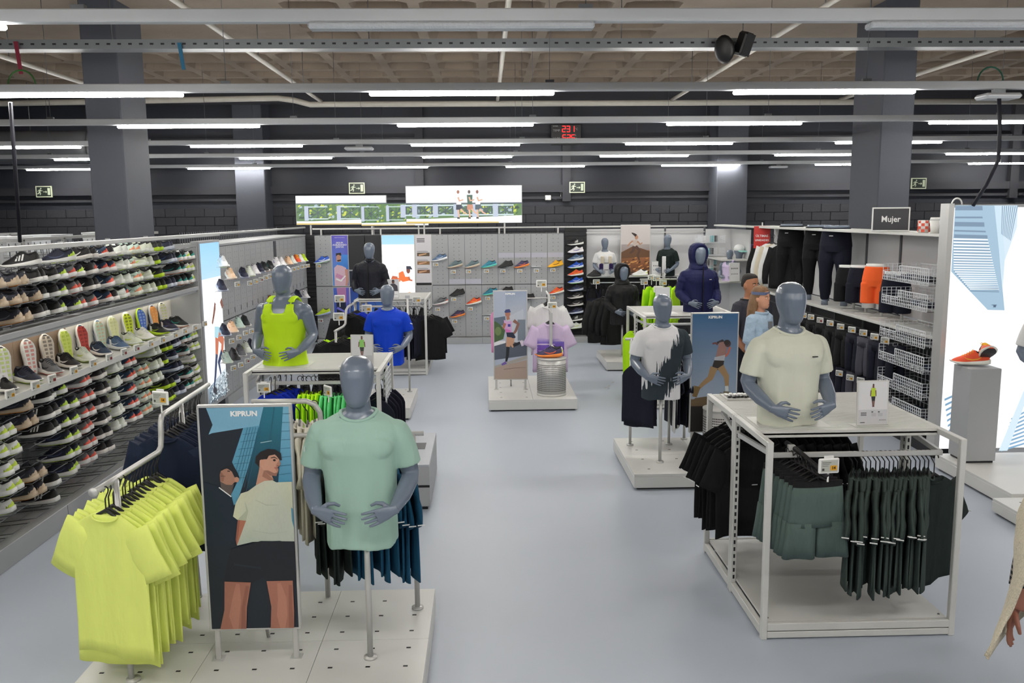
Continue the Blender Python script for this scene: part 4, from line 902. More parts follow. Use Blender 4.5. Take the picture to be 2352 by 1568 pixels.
NECK=B().tube([(.075*math.cos(a),.022*math.sin(a)-.012,-.128-.02*math.sin(-a)*(math.sin(a)<0)) for a in (2*PI*k/18 for k in range(18))],.006,6,closed=True).mesh('neck_band')
MARK=B().box(-.02,-.001,0,.02,.001,.006).mesh('reflective_mark')
REFL=M('reflective_silver',(230,230,228),.3,var=.02)
def garment(name,label,cat,me,mat,loc,rz,group,hang=True,mark=False,neck=True,lean=0):
    t=T(name,label,cat,group,loc,(lean,0,rz))
    s=O('shirt_body' if name!='shorts' else 'cloth',me,mat,t)
    if neck: O('neck_band',NECK,mat,s)
    if mark:
        O('reflective_mark',MARK,REFL,s,(-.374,0,-.4),(0,0,PI/2)); O('reflective_mark',MARK,REFL,s,(.374,0,-.4),(0,0,PI/2))
    if hang:
        h=O('hanger',HANG,BLACKP,t); O('hook',HOOK,BLACKP,h,None,(0,0,PI/2))
    return t
def row(n,p0,p1,name,desc,cat,meshes,mat,rz,group,where,jit=.004,**k):
    p0,p1=Vector(p0),Vector(p1); out=[]
    for i in range(n):
        f_=i/max(1,n-1); p=p0.lerp(p1,f_)
        lab=desc+', '+(where%(ORD[i] if i<n-1 else 'last') if '%' in where else where)
        out.append(garment(name,lab,cat,meshes[i%len(meshes)],mat,p+Vector((random.uniform(-jit,jit),random.uniform(-jit,jit),0)),rz+random.uniform(-.07,.07),group,**k)); out[-1].scale=(random.uniform(.95,1.04),1,random.uniform(.95,1.04))
    return out
FYEL=fab('lime_tee',(230,242,128),.22,.8); FNV=fab('navy_sweat',(26,36,58),.3); FBK=fab('black_tee',(24,24,26),.4); FGR=fab('dark_green_tee',(58,70,66),.35); FTEAL=fab('teal_tee',(22,74,104),.3); FOFF=fab('offwhite_tee',(224,220,206),.3); FGD=fab('deep_green',(34,44,42),.35)
FSH=fab('grey_green_shorts',(84,100,96),.6); FGN=fab('mint_neon',(110,222,140),.3); FLM=fab('neon_lime',(186,240,30),.3); FRB=fab('royal_tee',(14,44,172),.3); FMIDN=fab('midnight',(26,28,42),.4); FLIL=fab('lilac_tee',(206,186,216),.25)
# lime and navy rack at the front left
t=T('clothes_rack','stepped steel rack holding the lime and navy shirts','clothes rack',None,(-1.83,4.18,.18))
bz=1.21-.18
O('rail',B().tube([(-.045,-.13,bz),(-.03,.1,bz),(0,.58,bz),(0,.62,bz+.02),(0,.635,bz+.08),(0,.64,bz+.15),(0,.66,bz+.185),(0,.72,bz+.19),(0,1.5,bz+.2)],.0155,12),STEEL,t)
O('rail_cap',B().cyl(0,0,-.004,.006,.022,20),STEEL,t,(-.045,-.132,bz),(PI/2,0,0))
O('post',B().tube([(.01,.0,0),(0,.03,.75),(-.02,.06,bz)],.0155,12),STEEL,t); O('post',B().tube([(.04,.97,0),(0,.97,bz+.19)],.0155,12),STEEL,t)
for y in (0,.97): O('foot_plate',FLOWER,STEEL,t,(.02,y,0))
g='lime t-shirts on the front rack'
row(15,(-1.86,4.13,1.19),(-1.83,4.74,1.19),'t_shirt','lime yellow t-shirt on the front rack','t-shirt',TY,FYEL,-.28,g,'%s from the front')
row(14,(-1.83,4.9,1.38),(-1.83,5.5,1.39),'sweatshirt','navy sweatshirt on the front rack behind the lime shirts','sweatshirt',TLm,FNV,-.2,'navy sweatshirts on the front rack','%s from the front')
price_tag((-1.83,4.83,1.5),-.35,'price tag standing above the lime and navy rack',sc=1.2)
# straight rack behind the mint mannequin
t=T('clothes_rack','steel rack behind the mint mannequin with teal and white shirts','clothes rack',None,(-.43,4.93,.18))
O('rail',B().tube([(.06,0,1.07),(-.95,0,1.07),(-1.0,0,1.05),(-1.02,0,.98)],.014,10),STEEL,t); O('post',B().cyl(0,0,0,1.07,.0155,12),STEEL,t); O('post',B().cyl(-1.0,0,0,1.0,.0155,12),STEEL,t); O('foot_plate',FLOWER,STEEL,t); O('foot_plate',FLOWER,STEEL,t,(-1.0,0,0))
row(9,(-.46,4.93,1.23),(-.8,4.93,1.23),'t_shirt','teal blue t-shirt on the rack behind the mint mannequin','t-shirt',TS,FTEAL,PI/2+.25,'teal t-shirts','%s from the steel post',mark=True)
row(5,(-.84,4.93,1.23),(-1.0,4.93,1.23),'t_shirt','deep green t-shirt hanging beside the teal shirts','t-shirt',TS,FGD,PI/2+.2,'deep green t-shirts','%s from the teal ones',mark=True)
t=T('clothes_rack','small arched steel rack behind the tall front poster','clothes rack',None,(-1.1,5.12,.18))
O('rail',B().tube([(-.3,0,1.23),(.02,0,1.23),(.07,.0,1.21),(.1,.0,1.16),(.105,0,1.05),(.105,0,0)],.016,10),STEEL,t); O('post',B().cyl(-.28,0,0,1.23,.0155,12),STEEL,t)
row(7,(-1.03,5.12,1.39),(-1.3,5.12,1.39),'t_shirt','off-white t-shirt on the arched rack behind the tall poster','t-shirt',TS,FOFF,PI/2+.1,'off-white t-shirts','%s from the arched end')
# nearest gondola
row(18,(2.16,4.935,1.075),(2.62,4.935,1.075),'t_shirt','dark green t-shirt on the nearest gondola bar','t-shirt',TS,FGR,PI/2-.45,'dark green t-shirts on the nearest gondola','%s from the shorts',mark=True)
row(6,(1.74,5.62,1.1),(1.72,6.1,1.1),'t_shirt','black t-shirt hanging at the aisle side of the nearest gondola','t-shirt',TS,FBK,.25,'black t-shirts on the aisle side','%s from the front',mark=True)
row(13,(1.74,5.98,1.075),(2.5,5.98,1.075),'t_shirt','black t-shirt on the rear bar of the nearest gondola','t-shirt',TS,FBK,PI/2+.2,'black t-shirts on the rear bar','%s from the aisle',mark=True)
garment('t_shirt','dark green t-shirt turned outward at the end of the nearest gondola bar','t-shirt',TS[1],FGD,(2.66,4.95,1.05),.5,'dark green t-shirts on the nearest gondola',mark=True)
def shorts_mesh(seed,w=.19,L=.42,th=.03):
    b=B(); r=random.Random(seed); ph=[r.uniform(0,6) for _ in range(4)]; n=32
    def ring(z,x0,x1,t_):
        cx=(x0+x1)/2; hw=(x1-x0)/2
        return [(cx+hw*math.copysign(abs(math.cos(a))**.7,math.cos(a)), th*math.copysign(abs(math.sin(a))**.6,math.sin(a))+t_*(.011*math.sin(30*(cx+hw*math.cos(a))+ph[0])+.006*math.sin(55*(cx+hw*math.cos(a))+ph[1]+9*z)), z) for a in (2*PI*k/n for k in range(n))]
    b.rings([ring(-.06-L*f_,-w*(.78+.22*f_),w*(.78+.22*f_),f_) for f_ in (.0,.15,.3,.45,.56)])
    for s in (-1,1): b.rings([ring(-.06-L*f_,min(s*.004,s*w*(.78+.26*f_)),max(s*.004,s*w*(.78+.26*f_)),f_) for f_ in (.5,.65,.8,1)])
    return b.mesh('cloth')
SHO=[shorts_mesh(k) for k in (1,2)]
WAIST=B().rings([[(.15*math.cos(2*PI*k/24),.03*math.sin(2*PI*k/24),z) for k in range(24)] for z in (-.1,-.03)]).mesh('waistband')
def shorts(n,p0,p1,desc,mat,rz,group,where,L=1.0):
    p0,p1=Vector(p0),Vector(p1)
    for i in range(n):
        t=T('shorts',desc+', '+where%(ORD[i] if i<n-1 or n==1 else 'last'),'shorts',group,p0.lerp(p1,i/max(1,n-1)),rz+random.uniform(-.05,.05))
        s=O('cloth',SHO[i%2],mat,t,None,None,(1,1,L)); O('waistband',WAIST,FBK,s)
        h=O('hanger',HANG,BLACKP,t,(0,0,.07),None,.75); O('hook',HOOK,BLACKP,t,(0,0,.03),(0,0,PI/2))
row_y=4.93
t=T('waterfall_arm','black ribbed hanging arm holding the grey green shorts','hanging arm',None,(1.8,4.95,1.085))
O('arm',B().tube([(0,.1,.04),(.02,-.02,.03),(.1,-.3,-.05)],.016,10),BLACKM,t); O('bracket',B().box(-.02,.0,-.02,.02,.03,.05),STEEL,t)
shorts(8,(1.78,4.97,1.06),(1.87,4.72,1.02),'grey green running shorts on the nearest gondola',FSH,.08,'grey green shorts','%s from the bar')
price_tag((1.9,4.64,1.1),.12,'large price tag in front of the grey green shorts',sc=1.35)
# left gondola contents
row(5,(-1.84,7.3,1.13),(-1.72,7.55,1.13),'tank_top','royal blue tank top under the left gondola shelf','tank top',TN,FRB,-.05,'royal blue tank tops','%s from the front',jit=.01)
row(5,(-1.6,7.4,1.12),(-1.45,7.4,1.12),'tank_top','neon lime tank top under the left gondola shelf','tank top',TN,FLM,PI/2,'neon lime tank tops','%s from the blue ones')
row(9,(-1.42,7.4,1.1),(-1.1,7.4,1.1),'tank_top','neon mint tank top under the left gondola shelf','tank top',TN,FGN,PI/2,'neon mint tank tops','%s from the lime ones')
row(5,(-.98,7.6,1.0),(-.94,8.1,1.0),'t_shirt','black shirt at the open end of the left gondola','t-shirt',TN,FMIDN,PI/2+1.2,'black shirts at the gondola end','%s from the front')
row(8,(-1.95,8.16,1.05),(-1.2,8.16,1.05),'t_shirt','midnight shirt on the rear bar of the left gondola','t-shirt',TS,FMIDN,PI/2,'midnight shirts on the left gondola','%s from the aisle end')
price_tag((-1.87,7.22,1.08),0,'price tag hanging before the royal blue tank tops',sc=1.25); price_tag((-1.34,7.2,1.05),-.9,'price tag turned sideways before the neon mint tank tops',sc=1.4); price_tag((-1.22,7.42,1.185),0,'price tag on the slatted shelf edge behind the mint mannequin head',sc=1.2)
# rack behind with black and blue shirts
t=T('clothes_rack','stepped rack with black and blue shirts behind the left gondola','clothes rack',None,(-1.83,10.75,0))
O('post',B().cyl(0,-.2,0,1.12,.016,12),STEEL,t); O('post',B().cyl(.1,.75,0,1.38,.016,12),STEEL,t); O('rail',B().tube([(0,-.25,1.12),(.03,.2,1.12),(.05,.25,1.15),(.06,.27,1.32),(.08,.32,1.36),(.12,.9,1.38)],.016,10),STEEL,t); O('base',B().box(-.25,-.4,0,.35,.9,.02),STEEL,t)
row(5,(-1.83,10.55,1.1),(-1.8,10.85,1.1),'t_shirt','black t-shirt on the stepped rack behind the left gondola','t-shirt',TS,FBK,-.12,'black shirts on the stepped rack','%s from the front')
row(2,(-1.79,10.9,1.1),(-1.79,10.96,1.1),'t_shirt','lime t-shirt behind the black ones on the stepped rack','t-shirt',TS,FLM,-.12,'lime shirts on the stepped rack','%s from the front')
row(3,(-1.75,11.1,1.36),(-1.73,11.25,1.36),'t_shirt','black long sleeve shirt on the upper step of the rack','t-shirt',TLm,FBK,-.12,'upper black shirts','%s from the front')
row(3,(-1.72,11.35,1.36),(-1.7,11.5,1.36),'t_shirt','royal blue long sleeve shirt on the upper step of the rack','t-shirt',TLm,FRB,-.12,'upper royal blue shirts','%s from the front')
for px,py,Y,l in ((780,686,11.3,'upper step of the black and blue rack'),(778,727,10.5,'lower step of the black and blue rack'),(842,708,11.6,'bar beside the royal blue mannequin'),(957,688,13.72,'far left gondola shelf edge')): price_tag(at(px,py,Y=Y),0,'price tag at the '+l,sc=1.5)
# far left gondola contents
row(12,(-1.55,13.7,1.06),(-1.06,13.7,1.06),'t_shirt','black shirt on the far left gondola front bar','t-shirt',TS,FMIDN,PI/2-.3,'black shirts on the far left gondola','%s from the blue mannequin',mark=True)
row(8,(-2.0,14.75,1.06),(-1.1,14.75,1.06),'t_shirt','black shirt on the rear bar of the far left gondola','t-shirt',TS,FBK,PI/2,'rear black shirts far left','%s from the panel wall')
row(3,(-.9,13.75,1.0),(-.88,14.1,1.0),'t_shirt','black long shirt at the open end of the far left gondola','t-shirt',TS,FBK,.3,'end shirts far left','%s from the front',mark=True)
t=T('display_pole','thin steel pole rising from the narrow podium','pole',None,(-1.04,11.55,.15)); O('pole',B().cyl(0,0,0,1.26,.014,12),STEEL,t); O('pole_tip',B().box(-.03,-.01,1.26,.03,.01,1.3),STEEL,t); O('pole_flange',FLOWER,STEEL,t)
# middle podium: lilac shirts
t=T('clothes_rack','stepped rack with white and lilac shirts on the middle podium','clothes rack',None,(.86,11.6,.15))
O('post',B().box(-.02,-.15,0,.02,-.11,1.06),STEEL,t,bev=.004); O('post',B().cyl(.02,.6,0,1.25,.015,12),STEEL,t); O('rail',B().tube([(0,-.13,1.06),(0,.15,1.06),(0,.2,1.1),(0,.22,1.22),(0,.27,1.25),(0,.75,1.26)],.015,10),STEEL,t); O('side_arm',B().tube([(0,.4,1.2),(-.68,.4,1.2)],.01,8),STEEL,t)
def lilac_print():
    m=fab('lilac_sunset_print',(206,186,216),.2); nt=m.node_tree; N=nt.nodes; L=nt.links; p=N['Principled BSDF']
    tc=N.new('ShaderNodeTexCoord'); sx=N.new('ShaderNodeSeparateXYZ'); L.new(tc.outputs['Object'],sx.inputs[0]); nz=N.new('ShaderNodeTexNoise'); mp=N.new('ShaderNodeMapping'); mp.inputs['Scale'].default_value=(1.5,0,26); nz.inputs['Scale'].default_value=1.3
    L.new(tc.outputs['Object'],mp.inputs[0]); L.new(mp.outputs[0],nz.inputs['Vector'])
    r=N.new('ShaderNodeValToRGB'); mr=N.new('ShaderNodeMapRange'); mr.inputs[1].default_value=-.8; mr.inputs[2].default_value=-.3; L.new(sx.outputs['Z'],mr.inputs[0]); L.new(mr.outputs[0],r.inputs[0])
    e=r.color_ramp.elements; e[0].position=.0; e[0].color=rgb(150,40,110); e[1].position=1; e[1].color=rgb(206,186,216)
    for q,c in ((.35,(150,44,130)),(.6,(110,70,160)),(.85,(120,100,190))): k=e.new(q); k.color=rgb(*c)
    mx=N.new('ShaderNodeMix'); mx.data_type='RGBA'; th=N.new('ShaderNodeMath'); th.operation='GREATER_THAN'; ad=N.new('ShaderNodeMath'); ad.operation='SUBTRACT'; L.new(nz.outputs['Fac'],ad.inputs[0]); m2=N.new('ShaderNodeMath'); m2.operation='MULTIPLY'; m2.inputs[1].default_value=.2; L.new(mr.outputs[0],m2.inputs[0]); L.new(m2.outputs[0],ad.inputs[1]); L.new(ad.outputs[0],th.inputs[0]); th.inputs[1].default_value=.27
    ab=N.new('ShaderNodeMath'); ab.operation='ABSOLUTE'; L.new(sx.outputs['X'],ab.inputs[0]); ls=N.new('ShaderNodeMath'); ls.operation='LESS_THAN'; ls.inputs[1].default_value=.19; L.new(ab.outputs[0],ls.inputs[0]); mu=N.new('ShaderNodeMath'); mu.operation='MULTIPLY'; L.new(ls.outputs[0],mu.inputs[0]); L.new(th.outputs[0],mu.inputs[1])
    L.new(mu.outputs[0],mx.inputs['Factor']); old=p.inputs['Base Color'].links[0].from_socket; L.new(old,mx.inputs['A']); L.new(r.outputs[0],mx.inputs['B']); L.new(mx.outputs['Result'],p.inputs['Base Color'])
    return m
FLP=lilac_print()
row(3,(.86,11.5,1.17),(.86,11.7,1.17),'t_shirt','lilac t-shirt with purple brush stripes on the middle podium','t-shirt',TS,FLP,.05,'lilac printed t-shirts','%s from the front')
row(4,(.86,11.95,1.37),(.86,12.25,1.37),'t_shirt','white t-shirt on the upper step behind the lilac shirts','t-shirt',TS,FWH,.05,'white t-shirts on the middle podium','%s from the front')
garment('tank_top','pink singlet hanging behind the street runner poster','tank top',TN[0],fab('pink_singlet',(226,150,196)),(.24,12.0,1.35),.2,None)
price_tag((.87,11.38,1.31),0,'price tag in front of the lilac printed t-shirts',sc=1.4); price_tag((.77,12.0,1.55),0,'price tag above the white t-shirts on the middle podium',sc=1.6)
# print mannequin podium racks
for k,(px,py) in enumerate(((1447,1022),(1536,1020),(1571,1008))):
    p=at(px,py,Z=.15); t=T('display_pole','thin steel garment pole on the print mannequin podium, %s from the aisle'%ORD[k],'pole',None,p)
    O('pole',B().cyl(0,0,0,1.1,.014,12),STEEL,t); O('cross_arm',B().tube([(-.06,0,1.1),(.12,0,1.1)],.013,8),STEEL,t); O('pole_flange',FLOWER,STEEL,t)
row(6,(1.5,8.45,1.12),(1.6,8.75,1.12),'t_shirt','navy shirt on the podium behind the print mannequin','t-shirt',TN,FMIDN,PI/2+.9,'navy shirts behind the print mannequin','%s from the aisle',mark=True)
row(5,(1.88,8.7,1.16),(2.1,8.75,1.16),'t_shirt','dark shirt between print mannequin and sprinter poster','t-shirt',TS,FMIDN,PI/2,'dark shirts by the sprinter poster','%s from the mannequin')
garment('t_shirt','white t-shirt hanging behind the print mannequin arm','t-shirt',TS[0],FWH,(1.93,8.6,1.12),1.2,None)
# gondola behind the sprinter poster
row(3,(2.06,11.6,1.0),(2.08,12.0,1.0),'t_shirt','neon lime shirt at the side of the gondola behind the poster','t-shirt',TN,FLM,-.3,'neon lime shirts at the gondola side','%s from the front')
row(10,(2.2,11.08,1.06),(3.1,11.08,1.06),'t_shirt','navy shirt on the front bar of the gondola behind the poster','t-shirt',TS,FMIDN,PI/2,'navy shirts behind the poster','%s from the aisle')
# black and lime garments near the far podium
row(4,(2.0,14.75,1.2),(2.3,14.75,1.2),'jacket','black rain jacket hanging behind the black hooded mannequin','jacket',JK,FBLK2,.2,'black rain jackets','%s from the aisle',neck=False)
row(5,(2.75,14.6,1.4),(3.2,14.6,1.4),'jacket','neon lime jacket hanging beside the black hooded mannequin','jacket',TLm,FLM,PI/2-.5,'neon lime jackets','%s from the mannequin',neck=False)
t=T('clothes_rack','steel rack with the neon lime jackets','clothes rack',None,(3.0,14.6,0)); O('rail',B().tube([(-.4,0,1.4),(.35,0,1.4)],.014,8),STEEL,t); O('post',B().tube([(0,.05,0),(0,.05,1.5),(0,-.05,1.5),(0,-.1,1.42)],.014,8),STEEL,t); O('base',B().box(-.3,-.3,0,.3,.3,.02),STEEL,t)
# ================================================================= SHOES
def interp(tab,x):
    for (a,b),(c,d) in zip(tab,tab[1:]):
        if x<=c: return b+(d-b)*(x-a)/(c-a)
    return tab[-1][1]
HW=[(0,.022),(.02,.034),(.06,.037),(.11,.036),(.16,.043),(.2,.048),(.24,.043),(.265,.03),(.285,.008)]
TOPZ=[(0,.082),(.01,.098),(.03,.094),(.06,.086),(.09,.098),(.115,.112),(.14,.1),(.18,.078),(.22,.062),(.25,.052),(.27,.042),(.285,.03)]
BOTZ=[(0,.02),(.05,.012),(.15,.01),(.21,.011),(.25,.018),(.285,.03)]
SOLT=[(0,.05),(.03,.044),(.1,.036),(.18,.03),(.25,.03),(.285,.034)]
XS=[0,.008,.02,.04,.06,.08,.1,.115,.13,.15,.175,.2,.22,.24,.255,.268,.278,.285]
def shoe_parts():
    up=B(); R=[]
    for x in XS:
        w_=interp(HW,x); t_=interp(TOPZ,x); z0=interp(SOLT,x)-.01; R.append([(x,w_*math.copysign(abs(math.cos(a))**.75,math.cos(a))*(1-.38*max(0,math.sin(a))*(1 if x<.15 else .6)), z0+(t_-z0)*max(0,math.sin(a))**.8) for a in (-.25+ (PI+.5)*k/12 for k in range(13))])
    up.rings(R,cap=True)
    so=B(); R=[]
    for x in XS:
        w_=interp(HW,x)*1.1+.004; zt=interp(SOLT,x); zb=interp(BOTZ,x); xx=x+(x-.14)*.06
        R.append([(xx,-w_,zb+.004),(xx,-w_*.85,zb),(xx,w_*.85,zb),(xx,w_,zb+.004),(xx,w_*1.03,(zb+zt)/2),(xx,w_*.97,zt),(xx,0,zt+.001),(xx,-w_*.97,zt),(xx,-w_*1.03,(zb+zt)/2)])
    so.rings(R)
    out=B(); R=[]
    for x in XS:
        w_=interp(HW,x)*1.02; zb=interp(BOTZ,x); R.append([(x,-w_,zb-.003),(x,w_,zb-.003),(x,w_,zb+.003),(x,-w_,zb+.003)])
    out.rings(R,smooth=False)
    tread=B()
    for k in range(8):
        x=.025+k*.032; w_=interp(HW,x)*.72
        for y0,y1 in ((-w_,-.008),(.008,w_)): tread.box(x,y0,interp(BOTZ,x)-.005,x+.02,y1,interp(BOTZ,x)-.002)
    lace=B()
    for k in range(5):
        x=.13+k*.017; z=interp(TOPZ,x)+.002; lace.tube([(x-.004,-.024,z-.013),(x,-.012,z-.001),(x+.002,0,z+.001),(x,.012,z-.001),(x-.004,.024,z-.013)],.0032,5)
    lace.tube([(.13,-.004,.106),(.118,-.022,.112),(.128,-.03,.1)],.0025,5)
    col=B().rings([[(.058+a*math.cos(2*PI*k/16),b_*math.sin(2*PI*k/16),interp(TOPZ,max(0,.058+a*math.cos(2*PI*k/16)))+dz) for k in range(16)] for a,b_,dz in ((.05,.021,-.006),(.047,.0195,.003),(.042,.016,.003),(.036,.012,-.016))])
    def side(poly,off):
        b=B()
        for s in (-1,1):
            vs=[]
            for x,z in poly:
                z0=interp(SOLT,x)-.01; t_=interp(TOPZ,x); q=min(1,max(0,(z-z0)/(t_-z0)))**1.25; a=math.asin(q); w_=interp(HW,x)*abs(math.cos(a))**.75*(1-.38*q*(1 if x<.15 else .6))
                vs.append((x,s*(w_+off),z))
            n=len(vs)//2
            b.add(vs,[(i,i+1,len(vs)-2-i,len(vs)-1-i) for i in range(n-1)])
        return b
    stripes=B()
    for k in range(3):
        x=.1+k*.022; sb=side([(x,.048),(x+.012,.048),(x-.008+.012,.088-.006*k),(x-.008,.088-.006*k)],.0025); stripes.add(sb.v,sb.f)
    sw=side([(.06,.07),(.09,.055),(.13,.05),(.17,.055),(.2,.064),(.17,.048),(.13,.041),(.09,.045)][:4]+[(.195,.062)]+[(.17,.047),(.13,.041),(.09,.046),(.065,.06),(.06,.068)],.0025)
    heel=B().rings([[(x,w_*math.copysign(abs(math.cos(a))**.75,math.cos(a))*(1-.38*max(0,math.sin(a)))*1.06, z0+(t_-z0)*max(0,math.sin(a))**.8*.75) for a in (-.25+(PI+.5)*k/10 for k in range(11))] for x,w_,t_,z0 in ((-.003,.022,.09,.04),(.01,.03,.096,.04),(.03,.0365,.094,.036))])
    plate=B().box(0,-.006,.03,.012,-.004,.06)
    return dict(up=up.mesh('upper'),so=so.mesh('midsole'),out=out.mesh('outsole'),tread=tread.mesh('tread'),lace=lace.mesh('laces'),col=col.mesh('collar'),stripes=stripes.mesh('stripes'),swoosh=sw.mesh('side_mark'),heel=heel.mesh('heel_cap'))
SP=shoe_parts()
HTAG=B().box(-.014,-.001,-.055,.014,.001,0).mesh('hang_tag')
def sm(n,c): return M('shoe_'+n,c,.6,var=.12,vs=25,bump=.15,bs=180)
# style: description, upper, midsole, outsole, mark colour, mark type, heel, laces
ST={}
def style(k,desc,u,m,o,mk,kind,h,l): ST[k]=(desc,sm(k+'_upper',u),sm(k+'_mid',m),sm(k+'_out',o),sm(k+'_mark',mk),kind,sm(k+'_heel',h) if h else None,sm(k+'_lace',l))
W_=(236,236,232); K_=(22,22,25)
style('bw','black running shoe with three white stripes',(24,24,26),W_,(30,30,32),W_,'stripes',None,K_)
style('bo','dark navy running shoe with orange sole tip',(46,48,60),(206,186,160),(226,140,40),(90,92,104),'swoosh',(206,186,160),(40,42,52))
style('nl','navy running shoe with lime heel line',(34,38,58),W_,(190,220,60),(70,80,110),'swoosh',(190,224,70),(30,34,50))
style('gr','grey running shoe with red heel',(110,112,116),(232,230,228),(226,96,76),(40,42,46),'swoosh',(228,92,72),(80,82,86))
style('bs','black running shoe with white curve',(30,28,30),(230,226,220),(40,38,38),(236,232,226),'swoosh',None,(26,26,28))
style('wl','white running shoe with pale lime sole',(226,230,222),(236,238,230),(190,226,60),(196,210,90),'swoosh',None,(214,222,206))
style('nr','teal navy running shoe with red heel',(36,58,84),(236,232,228),(50,44,52),(236,236,236),'swoosh',(230,92,70),(30,46,66))
style('mi','mint running shoe with peach heel',(196,218,206),(222,228,212),(236,214,160),(60,110,110),'swoosh',(236,150,110),(186,206,196))
style('pl','pale grey running shoe with lime trim',(212,218,200),(224,228,220),(206,226,90),(196,216,80),'swoosh',None,(200,206,190))
style('kl','black running shoe with neon lime sole',(28,30,28),(190,224,40),(180,214,30),(170,200,50),'swoosh',None,(24,24,24))
style('nv','navy running shoe with pale blue sole',(30,34,60),(206,212,226),(60,90,170),(80,96,150),'swoosh',None,(28,30,50))
style('kt','black running shoe with teal and orange',(28,34,36),(232,230,226),(232,120,50),(30,140,130),'swoosh',(40,150,140),(24,26,26))
style('ww','white running shoe with lime heel',(238,238,236),(240,240,238),(200,226,60),(220,226,214),'swoosh',(206,230,80),(230,230,228))
style('sb','steel blue running shoe with white sole',(78,104,138),(232,234,236),(216,218,222),(200,210,222),'swoosh',(60,80,110),(70,92,124))
style('or','orange running shoe with yellow laces',(240,86,46),(236,236,226),(40,36,40),(250,170,50),'swoosh',None,(246,190,40))
style('ye','yellow trail shoe with dark sole',(240,178,30),(244,186,40),(60,50,40),(90,70,40),'swoosh',None,(220,160,30))
style('bl','royal blue running shoe with neon sole',(40,90,200),(220,228,240),(130,230,60),(230,236,244),'swoosh',None,(30,70,170))
style('go','grey trail shoe with orange tip',(92,112,118),(200,190,170),(232,140,60),(60,70,74),'swoosh',None,(80,96,100))
style('kk','all black trail shoe',(26,26,28),(34,34,36),(20,20,22),(40,40,44),'swoosh',None,(20,20,22))
style('tq','turquoise trail shoe with yellow sole',(46,130,150),(90,200,190),(220,210,60),(30,90,130),'swoosh',(40,80,140),(40,110,130))
style('pu','purple trail shoe with orange sole',(64,56,92),(240,140,60),(220,110,40),(230,100,60),'swoosh',None,(50,44,76))
style('lm','neon lime running shoe',(206,236,40),(190,206,230),(60,80,150),(150,190,40),'swoosh',None,(190,220,40))
style('pe','peach running shoe with orange sole',(242,206,170),(240,230,216),(240,150,60),(236,150,80),'swoosh',None,(230,190,150))
style('wp','white running shoe with purple marks',(236,234,236),(238,236,240),(90,70,170),(80,60,160),'swoosh',None,(226,224,230))
SHZ=1.22
def shoe(k,label,loc,rot,group,sc=1.0,full=True,tagged=False,tread=False,cat='shoe'):
    d,u,m,o,mk,kind,h,l=ST[k]
    t=T('running_shoe',label,cat,group,loc,rot); t.scale=(sc*1.04,sc*1.12,sc*SHZ)
    up=O('upper',SP['up'],u,t); O('midsole',SP['so'],m,t); O('outsole',SP['out'],o,t); O('laces',SP['lace'],l,up)
    O('stripes' if kind=='stripes' else 'side_mark',SP['stripes' if kind=='stripes' else 'swoosh'],mk,up); O('collar',SP['col'],K_M,up)
    if h: O('heel_cap',SP['heel'],h,up)
    if tread: O('tread',SP['tread'],mk if kind!='stripes' else o,t)
    if tagged: O('hang_tag',HTAG,TAGW,t,(.1,-.05,.085),(.25,.3,0))
    return t
K_M=sm('collar_dark',(34,34,38))
LOWC=['sb','sb','ww','bo','bw','nl','gr','bs','wl','nr','mi','pl','kl','nv','kt','ww']
UPC=['bw','bw','bo','bo','bw','nl','gr','bs','nr','wl','mi','pl','kl','nv','kt','ww']
CN='%s, %s column from the near end, %s row %s the display shelf'
rs=random.Random(11)
for r_,zs,cs,wh in ((0,LOWZ,LOWC,'below'),(1,UPZ,UPC,'above')):
    for j,y in enumerate(COLY):
        if j==0 : continue
        for k,z in enumerate(zs):
            rr=(len(zs)-1-k) if r_==0 else k
            if r_==1 and k==3 and (j<4 or j>13): continue
            if r_==0 and rs.random()<.13 and not 0: continue
            if r_==1 and rs.random()<.06: continue
            if r_==0 and k<1 and j>4: continue
            if r_==0 and k==1 and j>7: continue
            for s in (0,1):
                if s==1 and (rs.random()<.15 or (r_==0 and j<2)): continue
                st=cs[j] if r_==0 or rs.random()<.8 else cs[max(0,j-1)]
                lab=ST[st][0].split(' with')[0].replace(' running','')+(', %s column from near end, %s row %s display shelf, %s one'%(ORD[j-1],ORD[rr],wh,('near','far')[s]))
                shoe(st,lab,(SX-.02+rs.uniform(-.03,.012),y+s*.108+rs.uniform(-.006,.006),z+.012),(0,rs.uniform(.05,.1),PI+rs.uniform(-.05,.05)),'shoes stored on the wire shelves of the shoe wall',tagged=(s==0 and rs.random()<.3))
